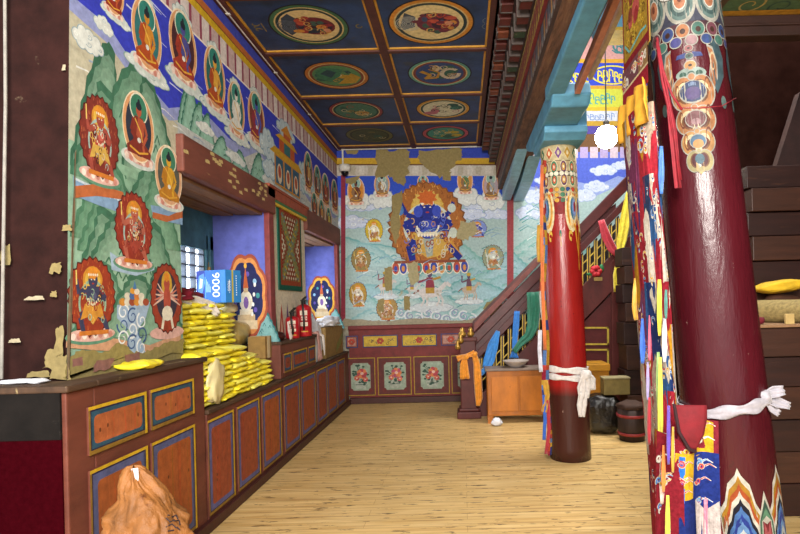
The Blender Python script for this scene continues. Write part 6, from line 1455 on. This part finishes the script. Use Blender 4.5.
# white scarf round the near column
SILK = MATS['white_silk']; GREY = mat('grey_silk', '#98939a', .6, .2, 30, sheen=.3)
def wrap(bm, axis, rad, az, z0, z1, a0, a1, w, off=.012):
    pts = []; n = 18
    rows = []
    for i in range(n+1):
        a = a0+(a1-a0)*i/n; z = z0+(z1-z0)*i/n; row = []
        for k in range(5):
            zz = z+(k/4-.5)*w*(1-.25*sin(i*.9)); c = axis(zz); R = rad(zz)+off+.006*sin(k*2+i*.7)
            row.append(bm.verts.new(c+Vector((cos(az+a)*R, sin(az+a)*R, 0)) + Vector((0, 0, zz-c.z))))
        rows.append(row)
    for A, B in zip(rows, rows[1:]):
        for k in range(4): bm.faces.new([A[k], A[k+1], B[k+1], B[k]])
bm = BM(); zl, zr_ = at(705, 418, 2.3).z, at(755, 400, 2.33).z
wrap(bm, naxis, nrad, naz, zl, zr_, -.42, 1.25, .05, .014); wrap(bm, naxis, nrad, naz, zr_, zl, 1.25, 5.4, .05, .014)
kx = at(762, 396, 2.36); blob(bm, kx, (.04, .035, .03), 2, .3, 2.2, 3)
for (q, w) in (([(764, 396), (774, 392), (784, 390)], [.03, .05, .04]), ([(764, 399), (776, 402), (790, 406)], [.03, .05, .03]), ([(764, 398), (772, 408), (779, 414)], [.03, .05, .03])): ribbon(bm, [at(x, y, 2.35) for x, y in q], w, (0, .3, 1), 2, .35, 8, 1)
tag(solid(obj('white_scarf', bm, GREY, None, True), .003), 'greyish white scarf tied round the massive near column', 'scarf')
# white scarf round the middle column and its narrow banner
C2b, C2t = (1.002, 5.07), (.955, 5.07)
mz = 2.945
ax2 = lambda z: Vector((C2b[0]+(C2t[0]-C2b[0])*z/mz, 5.07, z)); rd2 = lambda z: .195+(.165-.195)*z/mz; az2 = atan2(-5.07, -1.0)
bm = BM()
za = at(566, 376, 4.88).z
for dz, w in ((.045, .055), (-.025, .05)): wrap(bm, ax2, rd2, az2, za+dz+.02, za+dz-.01, -1.6, 1.5, w, .012); wrap(bm, ax2, rd2, az2, za+dz-.01, za+dz+.02, 1.5, 4.7, w, .012)
for (q, w, sd) in (([(585, 375), (584, 388), (584, 398)], [.07, .13, .10], 1), ([(583, 392), (582, 405), (582, 417)], [.08, .10, .06], 2), ([(587, 374), (592, 380), (593, 390)], [.06, .07, .05], 3)): ribbon(bm, [at(x, y, 4.86) for x, y in q], w, (1, 0, 0), 2.5, .35, 11, sd)
blob(bm, at(586, 375, 4.87), (.05, .035, .045), 3, .3, 2.4, 3)
tag(solid(obj('white_scarf', bm, SILK, None, True), .003), 'cream white scarf wound round the slender mid-room column with a knotted tail', 'scarf')
t = thing('narrow_banner', 'narrow strip of coloured brocade hanging down the left side of the slender column', 'banner', at(546, 455, 4.98))
P = Paint(2e-5); rd = random.Random(31); Yn = 4.92
tfn = lambda s, u, d: Vector((s+.012*sin(u*7), Yn-.02*sin(s*60)-d, u))
def pz(py): return at(546, py, Yn).z
ed = [(160, 541.5, 546), (200, 540, 546), (245, 540.5, 546.5), (300, 541, 547), (360, 542, 549), (390, 543, 551), (430, 546, 551), (455, 547, 551)]
for i, ((ya, a, b), (yb, c, d)) in enumerate(zip(ed, ed[1:])):
    n = 6
    for k in range(n):
        y0, y1 = ya+(yb-ya)*k/n, ya+(yb-ya)*(k+1)/n
        for j in range(2):
            f = lambda y, e: at(a+(c-a)*(y-ya)/(yb-ya)+((b+(d-b)*(y-ya)/(yb-ya))-(a+(c-a)*(y-ya)/(yb-ya)))*e, y, Yn)
            q = [f(y0, j/2), f(y0, (j+1)/2), f(y1, (j+1)/2), f(y1, j/2)]
            P.poly([(p.x, p.z) for p in q], rd.choice(['#b04a2c', '#2f3f7c', '#c9bdb4', '#b8892c', '#8c2438', '#5a7ab0', '#c9a23c', '#b8433c']))
P.build('brocade_strip', tfn, P_CLOTH, t)
for (q, w, col) in (([(542, 165), (541.5, 230), (543, 300), (545, 350)], .03, 'c9662a'), ([(540, 225), (539, 245), (540, 262)], .05, 'b0831f'), ([(540, 330), (539.5, 350), (541, 372)], .035, 'c3c2cc'), ([(548, 400), (549, 430), (546, 454)], .03, 'a01f2c'), ([(545, 380), (547, 395), (544, 412)], .05, 'b0831f'), ([(544, 395), (545, 420), (544, 440)], .03, '2458b0')):
    bm = BM(); ribbon(bm, [at(x, y, Yn-.03) for x, y in q], w, (1, 0, 0), 1.5, .3, 7, 2); solid(obj('ribbon', bm, mat('silk_'+col, '#'+col, .5, .25, 26, sheen=.4), t, True), .002)
# ================================================================== LIGHT
def area(name, loc, tgt, size, power, col=(1, 1, 1), sy=None):
    l = bpy.data.lights.new(name, 'AREA'); l.energy = power; l.color = col; l.size = size
    if sy: l.shape = 'RECTANGLE'; l.size_y = sy
    o = bpy.data.objects.new(name, l); C.objects.link(o); o.location = loc
    o.rotation_euler = (Vector(tgt)-Vector(loc)).to_track_quat('-Z', 'Y').to_euler()
    return o
area('skylight', (1.9, 5.4, 5.9), (1.0, 5.6, 0), 2.2, 420, (1.0, .97, .92), 3.2)
area('key_light', (.1, -1.2, 3.1), (-.9, 5, 1.0), 1.8, 460, (1.0, .95, .88))  # added key lamp behind the camera, brightens the whole hall
w = bpy.data.worlds.new('world'); S.world = w; w.use_nodes = True
w.node_tree.nodes['Background'].inputs['Color'].default_value = (.9, .95, 1.0, 1); w.node_tree.nodes['Background'].inputs['Strength'].default_value = .9
S.cycles.max_bounces = 8
